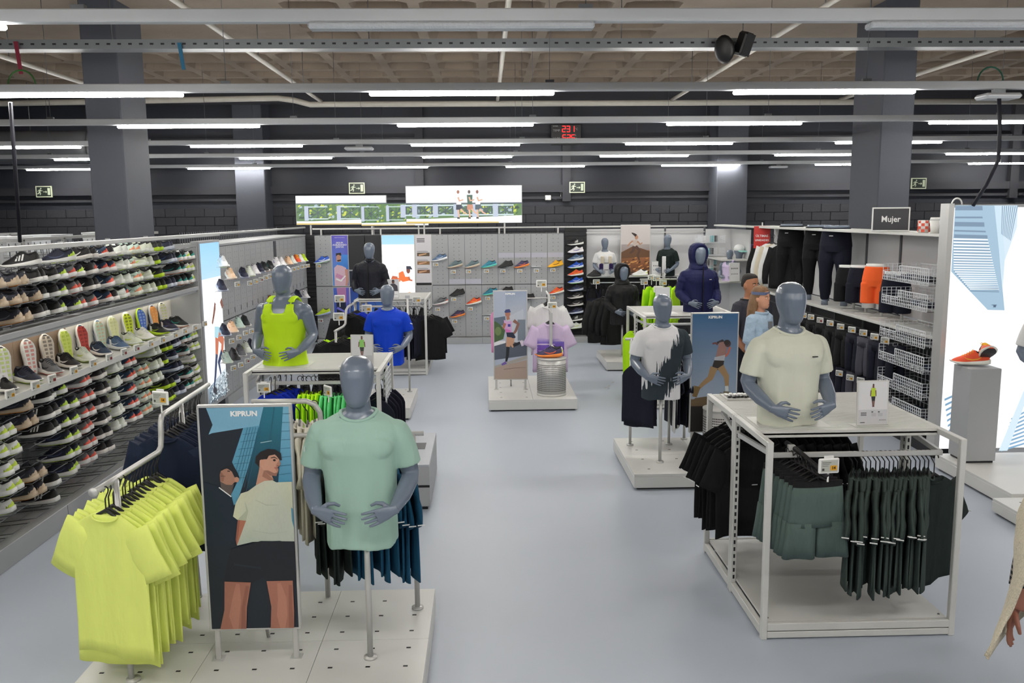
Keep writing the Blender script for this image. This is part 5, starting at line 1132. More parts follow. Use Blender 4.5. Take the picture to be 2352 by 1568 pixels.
# pairs on the display shelf: one stood on its heel with the sole outwards, one facing the aisle
DSP=['bw','nl','gr','bs','wl','nr','sb','pl','ww','kl','nv','kt','ww']
DY=[6.5,6.85,7.23,7.53,7.87,8.2,8.57,8.87,9.23,9.6,9.96,10.25]
SOLE=[(34,34,36),W_,W_,(226,214,198),(222,236,120),(196,70,60),(200,222,200),(238,240,190),(214,232,40),(70,110,200),(240,160,80),(220,214,206)]
for j,y in enumerate(DY):
    st=DSP[j]; w1='%s pair from the near end'%ORD[j]
    t=shoe(st,ST[st][0].split(' with')[0].replace(' running','')+' facing out on the display shelf, '+w1,(SX-.27,y+.06,1.222),(0,0,rs.uniform(-.1,.1)-.55),'shoes facing out on the display shelf',tagged=rs.random()<.35)
    t=shoe(st,ST[st][0].split(' with')[0].replace(' running','')+' upright, sole outward, on the display shelf, '+w1,(SX-.24,y-.1,1.23),(0,-PI/2-.14,-.45+rs.uniform(-.1,.1)),'upright shoes on the display shelf')
    for ch in t.children:
        if ch.name.startswith('outsole'):
            ch.material_slots[0].link='OBJECT'; ch.material_slots[0].material=sm('sole_%d'%j,SOLE[j])
    TC=[(60,60,62),(190,226,50),(210,70,60),(60,50,46),(190,216,60),(120,40,44),(236,170,130),(230,234,160),(60,60,40),(226,234,240),(240,200,140),(196,214,90)][j]
    O('tread',SP['tread'],sm('tread_%d'%j,tuple(int(.45*a+.55*b_) for a,b_ in zip(TC,SOLE[j]))),t)
for j,(px,py) in enumerate(((25,905),(83,885),(121,870),(171,851),(215,834),(252,821),(286,809),(315,799),(347,789),(374,780),(403,769),(425,760),(448,752))):
    p=at(px,py,X=SX+.025)
    price_tag(p,PI/2-.15,'price tag on the display shelf edge of the shoe wall, %s from the near end'%ORD[j],red=j in(2,5,6,7),sc=1.12)
price_tag(at(471,743,X=SX+.03),PI/2-.3,'dark price tag at the corner by the tall runner lightbox')
# small blank sign on display shelf
t=T('shelf_sign','blank white sign standing on the near end of the display shelf','sign',None,(SX-.12,6.42,1.222),PI/2-.4); O('card',B().box(-.09,0,.03,.09,.004,.15),TAGW,t,(0,0,0),(-.3,0,0)); O('stem',B().box(-.01,0,0,.01,.01,.05),STEEL,t)
# ---- shoes on the receding grey panel wall
BRK=B().box(-.055,-.11,-.004,.055,0,0).mesh('bracket')
pw_l=[(520,613,'ww'),(537,640,'pe'),(517,668,'nv'),(566,638,'nv'),(580,634,'wl'),(592,630,'wp'),(603,626,'nv'),(613,623,'kt'),(627,620,'kt'),(641,611,'wp'),(652,610,'wp'),(668,608,'pe'),(677,606,'wl'),(687,603,'or'),(695,602,'ww'),(702,601,'lm'),
      (524,770,'nv'),(541,762,'pe'),(556,752,'mi'),(570,748,'kt'),(528,832,'mi'),(545,825,'kk'),(560,816,'gr'),(573,808,'wl'),(585,802,'nv'),(690,684,'nv'),(706,684,'wp'),(630,700,'or'),(640,690,'wl'),(652,688,'nv')]
for j,(px,py,st) in enumerate(pw_l):
    p=at(px,py,X=SX+.2)
    lab=ST[st][0].split(' with')[0]+' on the receding panel wall, %s of %s row'%(ORD[j] if j<16 else ORD[j-16] if j<20 else ORD[j-20] if j<25 else ORD[j-25],('upper' if j<16 else 'middle' if j<20 else 'lower' if j<25 else 'far corner'))
    O('bracket',BRK,WHITEW,PWL,((p.y-11.46),-.09,p.z+.0))
    shoe(st,lab,(SX+.1,p.y+.1,p.z+.03),(0,.16,-PI/2+.5),'shoes on the receding panel wall')
    if j not in (0,2) and j<25: price_tag((SX+.25,p.y-.02,p.z-.07),PI/2-.5,'price tag under the %s, %s in the receding wall'%(ST[st][0].split(' with')[0],ORD[j%24]),red=j in(5,8,22),sc=1.0)
# ---- shoes on the back panel wall
BR2=B().box(-.09,-.12,-.003,.09,0,0).mesh('bracket')
bwl=[(740,602,'bl'),(1010,597,'sb'),(1046,612,'go'),(1085,612,'go'),(1124,612,'tq'),(1162,612,'kk'),(1199,612,'pu'),(1277,611,'ye'),(1013,697,'gr'),(1051,677,'kk'),(1089,697,'or'),(1127,675,'tq'),(1052,726,'pu'),(1163,672,'kk'),(1279,673,'or'),(1212,688,'kk'),(743,722,'lm')]
for j,(px,py,st) in enumerate(bwl):
    p=at(px,py,Y=BW-.08)
    O('bracket',BR2,WHITEW,PWB,(p.x,-.0,p.z))
    shoe(st,ST[st][0].replace(' running','').replace(' trail','')+(' on the back wall, %s %s'%(('top row' if j<8 else 'lower row'),'%s from blue banner'%ORD[j if j<8 else j-8])),(p.x+.14,BW-.07,p.z+.006),(0,.18,PI),'single shoes on the back panel wall',sc=1.0)
for px,py in ((1232,612),(1118,722)): p=at(px,py,Y=BW-.08); O('bracket',BR2,WHITEW,PWB,(p.x,0,p.z))
for j,(px,py) in enumerate(((731,610),(1001,607),(1041,624),(1076,623),(1117,622),(1155,622),(1194,622),(1232,621),(1270,620),(1005,710),(1042,687),(1120,685),(1080,709),(1044,738),(1118,731),(736,736),(1270,683))):
    price_tag(at(px,py,Y=BW-.128),0,'price tag on the back panel wall, %s row, %s along'%('upper' if j<9 else 'lower',ORD[j if j<9 else j-9]),red=j==15,sc=1.05)
# ---- shoes stacked on the slat tower
for j,st in enumerate(['bw','wp','sb','bl','or','bl','nv','bs','bs','nv','bw','wl']):
    z=1.9-j*.148
    O('bracket',BR2,BLACKM,SLT,(.2,.1,z)); shoe(st,ST[st][0].split(' with')[0]+' on the slat tower, %s from the top'%ORD[j],(1.56+.34,BW-.06,z+.004),(0,.08,PI),'single shoes on the slat tower',tagged=j%3==0)
# ---- featured shoes
shoe('pu','dark shoe with orange sole on top of the perforated drum',(.98,11.2,.645),(0,0,PI-.1),None,sc=1.15,tagged=True)
shoe('ww','white shoe behind the orange one on the perforated drum',(1.0,11.32,.645),(0,0,PI),None,sc=1.1)
shoe('or','orange shoe lying on the grey pedestal with its toe to the aisle',(4.72,7.93,1.052),(0,0,PI-.35),None,sc=1.1)
shoe('or','orange shoe propped upright behind the other on the pedestal',(4.7,8.02,1.07),(0,-.5,-PI/2-.25),None,sc=1.1)
shoe('kk','black shoe on the shelf beside the cream vest mannequin',(2.2,16.72,1.302),(0,0,PI+.5),None); shoe('ww','white shoe at the foot of the trail runner poster',(3.12,16.72,1.302),(0,0,PI-.2),None)
# ================================================================= PEOPLE
def person_mesh(arms,legs,head_tilt=0,sc=1.0,voxel=.009,female=False):
    "one continuous figure: torso, neck, head with features, jointed arms with hands, legs and feet; hips at z=.95"
    b=B(); k=.9 if female else 1.0; hs=[]
    b.rings([ering(.86+z*.98,a*.92*k,bb*.98*k,cy) for z,a,bb,cy in TORSO])
    b.rings([ering(.86+z,a,a*1.05,cy) for z,a,cy in ((.5,.07,.012),(.58,.056*k,.004),(.66,.054*k,-.008))])
    H=[ering(z,a,d,cy,p=2.1) for z,a,d,cy in ((1.475,.028,.03,-.06),(1.485,.045,.055,-.045),(1.51,.058,.078,-.03),(1.55,.066,.09,-.018),(1.6,.072,.098,-.01),(1.65,.073,.1,-.004),(1.69,.066,.092,0),(1.715,.045,.065,.004),(1.726,.015,.02,.006))]
    b.rings(H)
    b.rings([[(x*s_,-.105-d,z) for x,s_ in ((-.012,1),(.012,1),(.004,1),(-.004,1))] for z,d,s_ in ((1.55,.018,1),(1.565,.022,1),(1.6,.006,.7))])
    for s in (-1,1):
        b.blob((s*.076,.004,1.585),(.012,.02,.032),10,8); b.blob((s*.032,-.09,1.6),(.018,.012,.01),10,8)
    b.blob((0,-.1,1.525),(.024,.012,.007),10,8)
    for s,A_ in zip((-1,1),arms):
        pts=[(s*.165*k,.005,1.36)]+list(A_['p']); b.tube(pts,[.058*k,.05*k,.044*k,.038*k,.027][:len(pts)],14); b.blob((s*.16*k,.006,1.345),(.06,.058,.06))
        h=B(); hand(h,pts[-1],A_['d'],A_['u'],A_['n'],A_.get('c',.5),.95,A_.get('s',.2)); hs.append(remesh(h,.0032,2,'hand'))
    for s,Lg in zip((-1,1),legs):
        b.tube([(s*.085,0,.92),(s*.095,-.005,.75),Lg[0],Lg[1],Lg[2]],[.095,.088,.06,.05,.038],14)
        f=Vector(Lg[2]); b.rings([[(f.x+w_*math.cos(2*PI*q/12),f.y+y,max(.005,.045+h*math.sin(2*PI*q/12))) for q in range(12)] for y,w_,h in ((.06,.025,.03),(.02,.036,.045),(-.08,.042,.04),(-.17,.036,.028),(-.2,.018,.015))])
    return join_meshes('body',remesh(b,voxel,2,'body'),*hs)
def wear(b,prof,arms,sl,k=1.0,lo=.018):
    b.rings([ering(z,a,bb,cy,n=40) for z,a,bb,cy in prof])
    for s,A_ in zip((-1,1),arms):
        pts=[Vector((s*.15*k,.005,1.37))]+[Vector(x) for x in A_['p']]
        n_=3 if sl=='short' else len(pts)
        if sl=='short': pts=[pts[0],pts[0].lerp(pts[1],.55),pts[0].lerp(pts[1],1.0)]
        b.tube(pts,[.078,.076,.07] if sl=='short' else [.078,.07,.06,.056,.046][:n_],16); b.blob((s*.155*k,.006,1.35),(.074,.07,.07))
    return remesh(b,.009,3,'clothing')
LEGS=[[(-.1,-.02,.5),(-.1,.01,.3),(-.1,.04,.09)],[(.1,-.02,.5),(.1,.01,.3),(.1,.04,.09)]]
HAIRD=M('hair_dark',(32,26,24),.7,var=.3,vs=60,bump=.5,bs=120); HAIRB=M('hair_blonde_brown',(126,94,64),.6,var=.45,vs=14,bump=.5,bs=60,stretch=(1,1,.25)); EYEW=M('eye_white',(230,226,220),.3); EYED=M('eye_dark',(30,22,18),.3); LIPM=M('lips',(166,90,80),.5)
DENIM=M('denim_light',(164,186,206),.85,var=.2,vs=14,bump=.7,bs=12,bd=.04); TEEG=fab('charcoal_tee',(62,62,70),.35); JEAN=fab('dark_trousers',(34,36,44),.4); PSHOE=M('person_shoe',(40,40,44),.6)
def face(t,brow=HAIRD,moust=False):
    for s in (-1,1):
        O('eye',B().blob((s*.031,-.1,1.602),(.011,.005,.006),10,8),EYEW,t); O('pupil',B().blob((s*.031,-.1045,1.602),(.005,.002,.005),8,6),EYED,t)
        O('eyebrow',B().tube([(s*.014,-.106,1.618),(s*.033,-.106,1.624),(s*.052,-.09,1.618)],[.004,.0045,.003],6),brow,t)
    O('lips',B().tube([(-.022,-.098,1.523),(0,-.111,1.526),(.022,-.098,1.523)],[.002,.006,.002],8),LIPM,t)
    if moust: O('moustache',B().tube([(-.026,-.1,1.533),(0,-.114,1.54),(.026,-.1,1.533)],[.003,.006,.003],8),brow,t)
# man in charcoal tee
ma=[dict(p=[(-.225,.02,1.08),(-.2,-.02,.98),(-.17,-.14,.86)],d=(.25,-.5,-.8),u=(.6,-.7,.2),n=(1,0,0)),dict(p=[(.23,.02,1.08),(.225,-.04,.98),(.2,-.16,.9)],d=(-.2,-.6,-.6),u=(-.6,-.7,.2),n=(-1,0,0))]
mp=at(1729,625,Y=10.3)
man=T('person','man in a charcoal t-shirt with cropped dark hair looking down','person',None,(mp.x-.03,10.3,0),.5); msc=1.03; man.scale=(msc,)*3
O('body',person_mesh(ma,LEGS),SKIN_A,man)
b=B(); O('t_shirt',wear(b,[(.84,.185,.135,0),(.95,.18,.13,0),(1.1,.168,.125,0),(1.2,.178,.13,0),(1.3,.19,.132,0),(1.36,.18,.115,.003),(1.4,.14,.095,.01),(1.43,.095,.082,.012)],ma,'short'),TEEG,man)
O('neck_band',B().tube([(p[0],p[1],p[2]-.1*max(0,-p[1])) for p in ering(1.432,.092,.08,.008)],.012,8,closed=True),BLACKP,man)
def trousers(par,mat,k=1.0):
    b=B(); b.rings([ering(z,a,bb,0) for z,a,bb in ((.74,.165*k,.12),(.82,.185*k,.128),(.92,.178*k,.122),(.97,.165*k,.115))])
    for s,Lg in zip((-1,1),LEGS): b.tube([(s*.085,0,.9),(s*.095,-.005,.75),Lg[0],Lg[1],(Lg[2][0],Lg[2][1],.1)],[.105,.1,.078,.07,.066],14)
    O('trousers',remesh(b,.01,3,'trousers'),mat,par)
    for s,Lg in zip((-1,1),LEGS): O('shoe',B().rings([[(Lg[2][0]+w_*math.cos(2*PI*q/14),Lg[2][1]+y,max(.0,.05+h*math.sin(2*PI*q/14))) for q in range(14)] for y,w_,h in ((.075,.03,.05),(.03,.044,.06),(-.08,.05,.05),(-.18,.044,.04),(-.225,.02,.03))]),PSHOE,par)
trousers(man,JEAN)
hr=B(); hr.rings([ering(z,a,d,cy,p=2.1) for z,a,d,cy in ((1.575,.068,.06,.045),(1.62,.076,.074,.034),(1.65,.0765,.088,.02),(1.675,.0755,.1,.004),(1.7,.069,.095,.003),(1.722,.05,.07,.006),(1.732,.015,.02,.008))]); O('hair',remesh(hr,.008,1,'hair'),HAIRD,man)
face(man,moust=True); O('beard',B().tube([(-.05,-.06,1.505),(-.03,-.095,1.49),(0,-.1,1.482),(.03,-.095,1.49),(.05,-.06,1.505)],[.004,.007,.008,.007,.004],8),MATS['hair_dark'],man)
O('watch',B().tube([(-.19+.036*math.cos(a),-.06+.02*math.sin(a),.95+.02*math.sin(a)) for a in (2*PI*q/14 for q in range(14))],.008,6,closed=True),BLACKP,man)
# woman in denim jacket holding a phone
wa=[dict(p=[(-.215,.01,1.1),(-.2,-.06,1.04),(-.06,-.27,1.12)],d=(.5,-.6,.3),u=(0,.2,1),n=(.6,.5,0),c=.7),dict(p=[(.215,.01,1.1),(.2,-.06,1.04),(.08,-.28,1.13)],d=(-.5,-.6,.3),u=(0,.2,1),n=(-.6,.5,0),c=.7)]
wp=at(1748,657,Y=9.75)
wom=T('person','woman in a pale denim jacket with wavy hair and headband holding a phone','person',None,(wp.x,9.75,0),.7); wom.scale=(.965,)*3
O('body',person_mesh(wa,LEGS,female=True),SKIN_B,wom)
b=B(); jk=O('denim_jacket',wear(b,[(.93,.16,.125,0),(.99,.185,.142,0),(1.1,.17,.13,0),(1.2,.178,.135,0),(1.3,.18,.13,0),(1.36,.17,.115,.003),(1.4,.13,.095,.01),(1.43,.095,.085,.014)],wa,'long',.95),DENIM,wom)
O('jacket_collar',B().tube([(p[0],p[1],p[2]-.15*max(0,-p[1])) for p in ering(1.43,.098,.09,.008)],.02,10,closed=True,flat=.6),DENIM,jk); O('pocket_flap',B().box(-.12,-.145,1.22,-.04,-.125,1.25),DENIM,jk); O('jacket_placket',B().box(-.03,-.15,.95,.03,-.13,1.33),M('grey_top',(120,122,126),.8),wom)
trousers(wom,JEAN,.95)
hr=B(); r_=random.Random(5)
hr.rings([ering(z,a,d,cy,p=2.1) for z,a,d,cy in ((1.42,.1,.06,.075),(1.5,.098,.075,.06),(1.58,.092,.085,.045),(1.64,.085,.1,.02),(1.69,.078,.104,.006),(1.725,.055,.075,.006),(1.742,.015,.02,.008))])
for q in range(16):
    a=-.35+q*(PI+.7)/15; x=.085*math.cos(a); y=.045+.075*math.sin(a)
    hr.tube([(x*.8,y*.8+.01,1.62),(x*1.05,y,1.54),(x*(1.15+.12*math.sin(q*2.1)),y*1.08,1.46),(x*(1.2+.16*math.sin(q*1.7+1)),y*1.15,1.38),(x*(1.15+.14*math.sin(q*2.9+2)),y*1.1,1.29+.04*r_.random())],[.02,.024,.026,.022,.008],8)
O('hair',remesh(hr,.008,2,'hair'),HAIRB,wom)
O('headband',B().rings([ering(z,a,d,cy,n=32) for z,a,d,cy in ((1.638,.087,.107,.006),(1.672,.084,.106,.003))],cap=False),M('headband_blue',(92,104,134),.8),wom); face(wom,brow=HAIRB)
ph=T('phone','black smartphone held by the woman in denim','phone',None,wom.matrix_basis@Vector((.01,-.4,1.19)),.7); O('case',B().box(-.036,-.005,-.07,.036,.005,.07),BLACKP,ph,(0,0,0),(-.5,0,0),bev=.004); O('screen',B().box(-.033,.005,-.066,.033,.0065,.066),M('phone_screen',(60,70,90),.2),ph,(0,0,0),(-.5,0,0))
# person at the right edge: knitted cape, striped sleeve, brown hand
KNIT=M('cream_knit',(224,214,190),.9,var=.12,vs=60,bump=.9,bs=90)
def stripes_mat():
    m=fab('striped_sleeve',(60,60,64)); nt=m.node_tree; N=nt.nodes; L=nt.links; p=N['Principled BSDF']; wv=N.new('ShaderNodeTexWave'); wv.bands_direction='Z'; wv.inputs['Scale'].default_value=14; tc=N.new('ShaderNodeTexCoord'); L.new(tc.outputs['Object'],wv.inputs['Vector'])
    r=N.new('ShaderNodeValToRGB'); r.color_ramp.interpolation='CONSTANT'; r.color_ramp.elements[0].color=rgb(34,34,38); r.color_ramp.elements[1].position=.6; r.color_ramp.elements[1].color=rgb(140,132,124); L.new(wv.outputs['Fac'],r.inputs[0]); L.new(r.outputs[0],p.inputs['Base Color']); return m
hp=at(2331,1398,Y=3.45)
PX,PY=hp.x+.34,3.5
ra=[dict(p=[(-.24,.02,1.12),(-.29,-.02,.98),(hp.x-PX,-.05,hp.z)],d=(-.28,-.15,-.9),u=(-.6,-.75,.1),n=(.8,-.5,-.3),c=.16,s=.4),dict(p=[(.22,.02,1.08),(.22,0,.98),(.2,-.05,.84)],d=(0,-.2,-1),u=(0,-1,0),n=(-1,0,0))]
per=T('person','person at the right edge in a cream knitted cape, brown hand hanging down','person',None,(PX,PY,0),0)
O('body',person_mesh(ra,LEGS,voxel=.006),SKIN_C,per)
b=B(); q=[Vector(x) for x in ra[0]['p']]; b.tube([q[0],q[1],q[1].lerp(q[2],.45)],[.056,.052,.046],16); STR=stripes_mat(); O('striped_sleeve',b,STR,per)
b=B(); O('striped_top',wear(b,[(.84,.18,.13,0),(.95,.175,.126,0),(1.1,.162,.12,0),(1.2,.172,.125,0),(1.3,.184,.127,0),(1.36,.176,.112,.003),(1.4,.138,.094,.01),(1.43,.095,.082,.012)],ra,'short'),STR,per)
# cape: hanging sheet with thickness, open in front of the arm
cp=B(); NV,NU=30,18
def pl(pts,f_):
    f_*=len(pts)-1; i=min(int(f_),len(pts)-2); return pts[i].lerp(pts[i+1],f_-i)
Of=Vector((PX,PY,0))
Oc=[Vector((PX-.1,3.5,1.42)),Vector((PX-.24,3.46,1.32))]+[at(px,py,Y=y)-Vector((0,0,0)) for px,py,y in ((2362,1180,3.44),(2338,1240,3.42),(2328,1330,3.4),(2300,1410,3.38),(2281,1455,3.36),(2264,1510,3.34))]
Ic=[Vector((PX-.04,3.38,1.4)),Vector((PX-.12,3.34,1.3))]+[at(px,py,Y=y) for px,py,y in ((2400,1180,3.34),(2378,1250,3.33),(2352,1320,3.32),(2322,1405,3.32),(2302,1450,3.32),(2268,1506,3.33))]
Bc=[Vector((PX-.04,3.62,1.42)),Vector((PX-.15,3.68,1.3)),Vector((PX-.16,3.72,1.15)),Vector((PX-.12,3.74,1.0)),Vector((PX-.1,3.74,.9)),Vector((PX-.1,3.73,.82)),Vector((PX-.1,3.72,.76)),Vector((PX-.1,3.7,.7))]
vs=[]
for i in range(NV+1):
    f_=i/NV; a_,b_,c_=pl(Ic,f_),pl(Oc,f_),pl(Bc,f_)
    for j in range(NU+1):
        u=j/NU
        if u<.3: p=a_.lerp(b_,u/.3); p=p+Vector((-.01*math.sin(PI*u/.3)*f_,-.012*math.sin(PI*u/.3),0))
        else: p=b_.lerp(c_,(u-.3)/.7); p=p+Vector((-.05*math.sin(PI*(u-.3)/.7)*(1-f_*.6),0,0))
        vs.append(p-Of)
fs=[(i*(NU+1)+j,i*(NU+1)+j+1,(i+1)*(NU+1)+j+1,(i+1)*(NU+1)+j) for i in range(NV) for j in range(NU)]
cp.add(vs,fs,0,True); cp.add([Vector((-p.x,p.y,max(p.z,.62))) for p in vs],[f[::-1] for f in fs],0,True); o=O('knitted_cape',cp,KNIT,per); md=o.modifiers.new('thick','SOLIDIFY'); md.thickness=.012
trousers(per,JEAN)
hr=B(); hr.rings([ering(z,a,d,cy,p=2.1) for z,a,d,cy in ((1.6,.085,.085,.034),(1.66,.088,.11,.006),(1.71,.07,.096,.004),(1.745,.02,.03,.008))]); O('hair',remesh(hr,.01,1,'hair'),HAIRD,per); face(per)
# ================================================================= SIGNS ON GONDOLAS
def sign(label,loc,rz,w,h,shapes,tilt=.06):
    t=T('sign_holder',label,'sign holder',None,loc,(-tilt,0,rz))
    O('frame',B().box(-w/2,0,.004,w/2,.012,h),WHITE,t,bev=.003); O('print',print_mesh('print',shapes,w-.02,h-.02),PRINT,t,(0,-.0006,.012)); O('base',B().box(-w/2-.02,-.02,0,w/2,.09,.004),WHITE,t)
    return t
def figure(x,top,legc,skn,hair,y0=.45,A=1.3):
    return [(skn,limb([(x,.9),(x,.86)],[.025,.03],A)),(hair,ell(x,.925,.03,.03)),(skn,ell(x,.912,.024,.026)),(top,[(x-.07,.855),(x+.07,.855),(x+.085,.78),(x+.07,.65),(x-.07,.65),(x-.085,.78)]),(skn,limb([(x-.08,.8),(x-.095,.66)],[.016,.013],A)),(skn,limb([(x+.08,.8),(x+.095,.66)],[.016,.013],A)),(legc,[(x-.07,.655),(x+.07,.655),(x+.055,.55),(x-.045,.55)]),(skn,limb([(x-.025,.55),(x-.01,.43)],[.02,.012],A)),(skn,limb([(x+.03,.55),(x+.02,.42)],[.02,.012],A)),((90,30,40),rect(x-.03,.41,x+.04,.43))]
def lines(y=.3):
    s=[((205,205,208),rect(0,0,1,.34))]
    for k in range(3): s.append(((60,60,64),rect(.08,.26-k*.03,.28,.275-k*.03)))
    for q in (.45,.68):
        s.append(((90,90,94),rect(q,.27,q+.06,.3)))
        for k in range(3): s.append(((150,150,154),rect(q,.24-k*.025,q+.16,.248-k*.025)))
    s.append(((40,40,44),rect(.06,.03,.22,.045)))
    for k in range(5): s.append(((120,120,124),rect(.72+k*.05,.08,.75+k*.05,.1)))
    return s
bg=[((226,226,228),rect(0,0,1,1))]
sign('white framed sign showing a man in lime shirt on the nearest gondola',(2.36,5.14,1.2),.03,.2,.28,bg+lines()+figure(.5,(190,214,60),(40,42,48),(110,66,52),(30,24,24)))
sg=at(832,842,Z=1.2)
big=[(c,[(.5+(x-.5)*1.6,min(1,.98-(.95-y)*1.25)) for x,y in p]) for c,p in figure(.5,(150,214,110),(60,70,60),(120,74,60),(30,24,24))]
sign('white framed sign showing a man in green singlet on the left gondola',(sg.x,sg.y,1.2),-.1,.2,.28,bg+big+lines()[:1]+lines()[1:])
sign('framed sign with a man seen from behind on the far left gondola',(-1.47,13.85,1.2),-.1,.19,.3,[((220,220,224),rect(0,0,1,1)),((70,66,74),[(.05,.35),(.1,.65),(.35,.78),(.65,.78),(.9,.65),(.95,.35)]),((110,70,56),ell(.5,.88,.14,.1)),((60,44,40),ell(.5,.95,.13,.05)),((240,240,242),rect(0,0,1,.35)),((90,90,94),rect(.08,.25,.5,.28)),((150,150,154),rect(.08,.15,.9,.17))])
sign('blank backed sign holder behind the print mannequin head',(2.33,11.35,1.2),.1,.2,.34,[((214,216,220),rect(0,0,1,1)),((150,160,200),rect(.1,.1,.6,.12))])
s_=[((232,232,232),rect(0,0,1,1))]
for k in range(5): s_+=[((40,40,44),rect(.12+k*.16,.66,.19+k*.16,.74)),((60,60,64),rect(.12+k*.16,.36,.18+k*.16,.42))]
sign('white sign of small bottle icons beside the trail runner poster',(3.33,16.82,1.3),0,.22,.28,s_)
A=1.0/.55
sh=[([(120,78,50),(100,62,40),(212,206,206),(196,192,196)],rect(0,0,1,1)),([(60,36,24),(70,40,26),(190,120,70),(150,96,60)],[(0,0),(1,0),(1,.5),(0,.45)]),((214,206,204),[(0,.62),(1,.62),(1,1),(0,1)]),((110,74,46),[(0,.46),(.2,.52),(.4,.58),(.7,.54),(1,.48),(1,.36),(0,.34)]),
    ((190,140,110),ell(.53,.76,.06,.045)),((50,32,28),limb([(.36,.85),(.45,.82),(.52,.79)],[.015,.04,.05],A)),((206,190,180),[(.38,.7),(.56,.72),(.58,.6),(.44,.58)]),((190,140,110),limb([(.4,.69),(.3,.64),(.22,.58)],[.03,.025,.02],A)),((190,140,110),limb([(.56,.68),(.66,.62),(.74,.65)],[.03,.025,.02],A)),((90,60,48),limb([(.5,.58),(.64,.5),(.58,.4),(.66,.26)],[.06,.05,.04,.025],A)),((90,60,48),limb([(.46,.58),(.4,.48),(.3,.44)],[.06,.045,.03],A))]
rs=random.Random(2)
for k in range(60):
    x,y=rs.random()*.9,rs.random()*.34; sh.append((rs.choice([(220,150,80),(60,36,26),(150,90,50),(240,180,110)]),[(x,y),(x+.08,y+.01),(x+.1,y+.03),(x+.02,y+.02)]))
tp=at(1428,516,Y=BW+.05); printed('trail_poster','poster of a runner leaping over golden rocks on the back shelf','poster',sh,.56,.97,(2.94,BW+.05,1.302))
# ================================================================= RIGHT WALL GOODS
FJOG=fab('jogger_black',(22,22,25),.5); FORG=fab('orange_shorts',(255,106,50),.4)
def legform(label,px,X,zt,mat):
    p=at(px,600,X=X); t=T('leg_form',label,'leg mannequin','leg mannequins in black joggers',(X,p.y,1.25),-.7); t.scale=(1.28,1.15,1.0)
    b=B(); b.rings([ering(z,a,bb,0) for z,a,bb in ((.72,.15,.11),(.8,.165,.12),(.9,.155,.11),(1.0,.145,.1),(1.04,.145,.1))])
    for s in (-1,1): b.tube([(s*.075,0,.8),(s*.085,-.02,.6),(s*.09,-.01,.45),(s*.1,.02,.25),(s*.1,.03,.08)],[.09,.085,.068,.062,.045],14)
    O('joggers',remesh(b,.009,2,'joggers'),mat,t); O('hip_cap',B().rings([ering(z,.13,.09,0) for z in (1.03,1.07)]),MANN,t)
    for s in (-1,1): O('ankle',B().cyl(s*.1,.03,0,.09,.036,14),MANN,t)
    O('logo',B().box(-.04,-.112,.93,.0,-.108,.94),TAGW,t)
legform('black joggers on a leg form, nearest the white hanging shirts',1815,4.72,2.25,FJOG)
legform('black joggers on a leg form in the middle of the shelf',1878,4.72,2.25,FJOG)
legform('dark joggers on a leg form beside the black shorts form',1918,4.68,2.25,FMIDN)
for px,lab,mat,dz in ((1948,'black shorts on a short form stand beside the joggers',FBK,.14),(1976,'navy shorts on a short form stand on the right shelf',FMIDN,.16),(2012,'bright orange shorts on a form stand on the right shelf',FORG,.2),(2058,'loose navy shorts on a form stand beside the wire baskets',FMIDN,.14)):
    p=at(px,660,X=4.68); t=T('shorts_form',lab,'shorts form','shorts on form stands',(4.68,p.y,1.25),-.75)
    b=B(); b.rings([ering(z,a,bb,0) for z,a,bb in ((dz+.16,.16,.105),(dz+.24,.165,.11),(dz+.34,.15,.1),(dz+.4,.135,.09))])
    for s in (-1,1): b.rings([ering(z,.088,.105,0,cx=s*.085) for z in (dz-.04,dz+.1,dz+.2)])
    O('shorts_cloth',remesh(b,.009,2,'shorts_cloth'),mat,t); O('form_cap',B().rings([ering(z,.125,.082,0) for z in (dz+.39,dz+.43)]),TAGW,t); O('stand_pole',B().cyl(.08,0,0,dz+.1,.018,12),WHITE,t); O('stand_plate',B().box(-.02,-.1,0,.18,.1,.006),WHITE,t)
    if mat is FORG:
        for s in (-1,1): O('thigh_form',B().cyl(s*.085,0,dz-.1,dz+.1,.07,18),TAGW,t)
# wire baskets
def basket_mesh(d=.42,l=1.0,h=.17,lip=.09,n=24):
    b=B(); e=.0045
    for k in range(n+1):
        y=k*l/n; hh=h if y<l*.62 else lip+ (h-lip)*.0
        b.bar((0,y,0),(0,y,hh),.0055)
        if k%2==0: b.bar((d,y,0),(d,y,h),e)
        if k%3==0: b.bar((0,y,0),(d,y,0),e)
    for k in range(6):
        z=k*h/5
        if k%2==0: b.bar((d,0,z),(d,l,z),e)
        b.bar((0,0,z),(0,l*.62 if z>lip else l,z),e)
    for k in range(9):
        x=k*d/8
        if k%3==0: b.bar((x,0,0),(x,l,0),e)
        for y in (0,l): b.bar((x,y,0),(x,y,h),e)
    for k in range(6):
        for y in (0,l): b.bar((0,y,k*h/5),(d,y,k*h/5),e)
    b.bar((0,0,h),(0,l*.62,h),.009); b.bar((0,l*.62,lip),(0,l,lip),.009); b.bar((0,l*.62,lip),(0,l*.62,h),.009); b.bar((d,0,h),(d,l,h),.009)
    return b.mesh('wire_body')
BM=basket_mesh()
FOLD=[FBK,FMIDN,fab('grey_cloth',(96,98,104)),FNV]
bz=[(1.76,'top'),(1.5,'second'),(1.13,'third'),(.87,'fourth'),(.6,'fifth'),(.34,'sixth')]
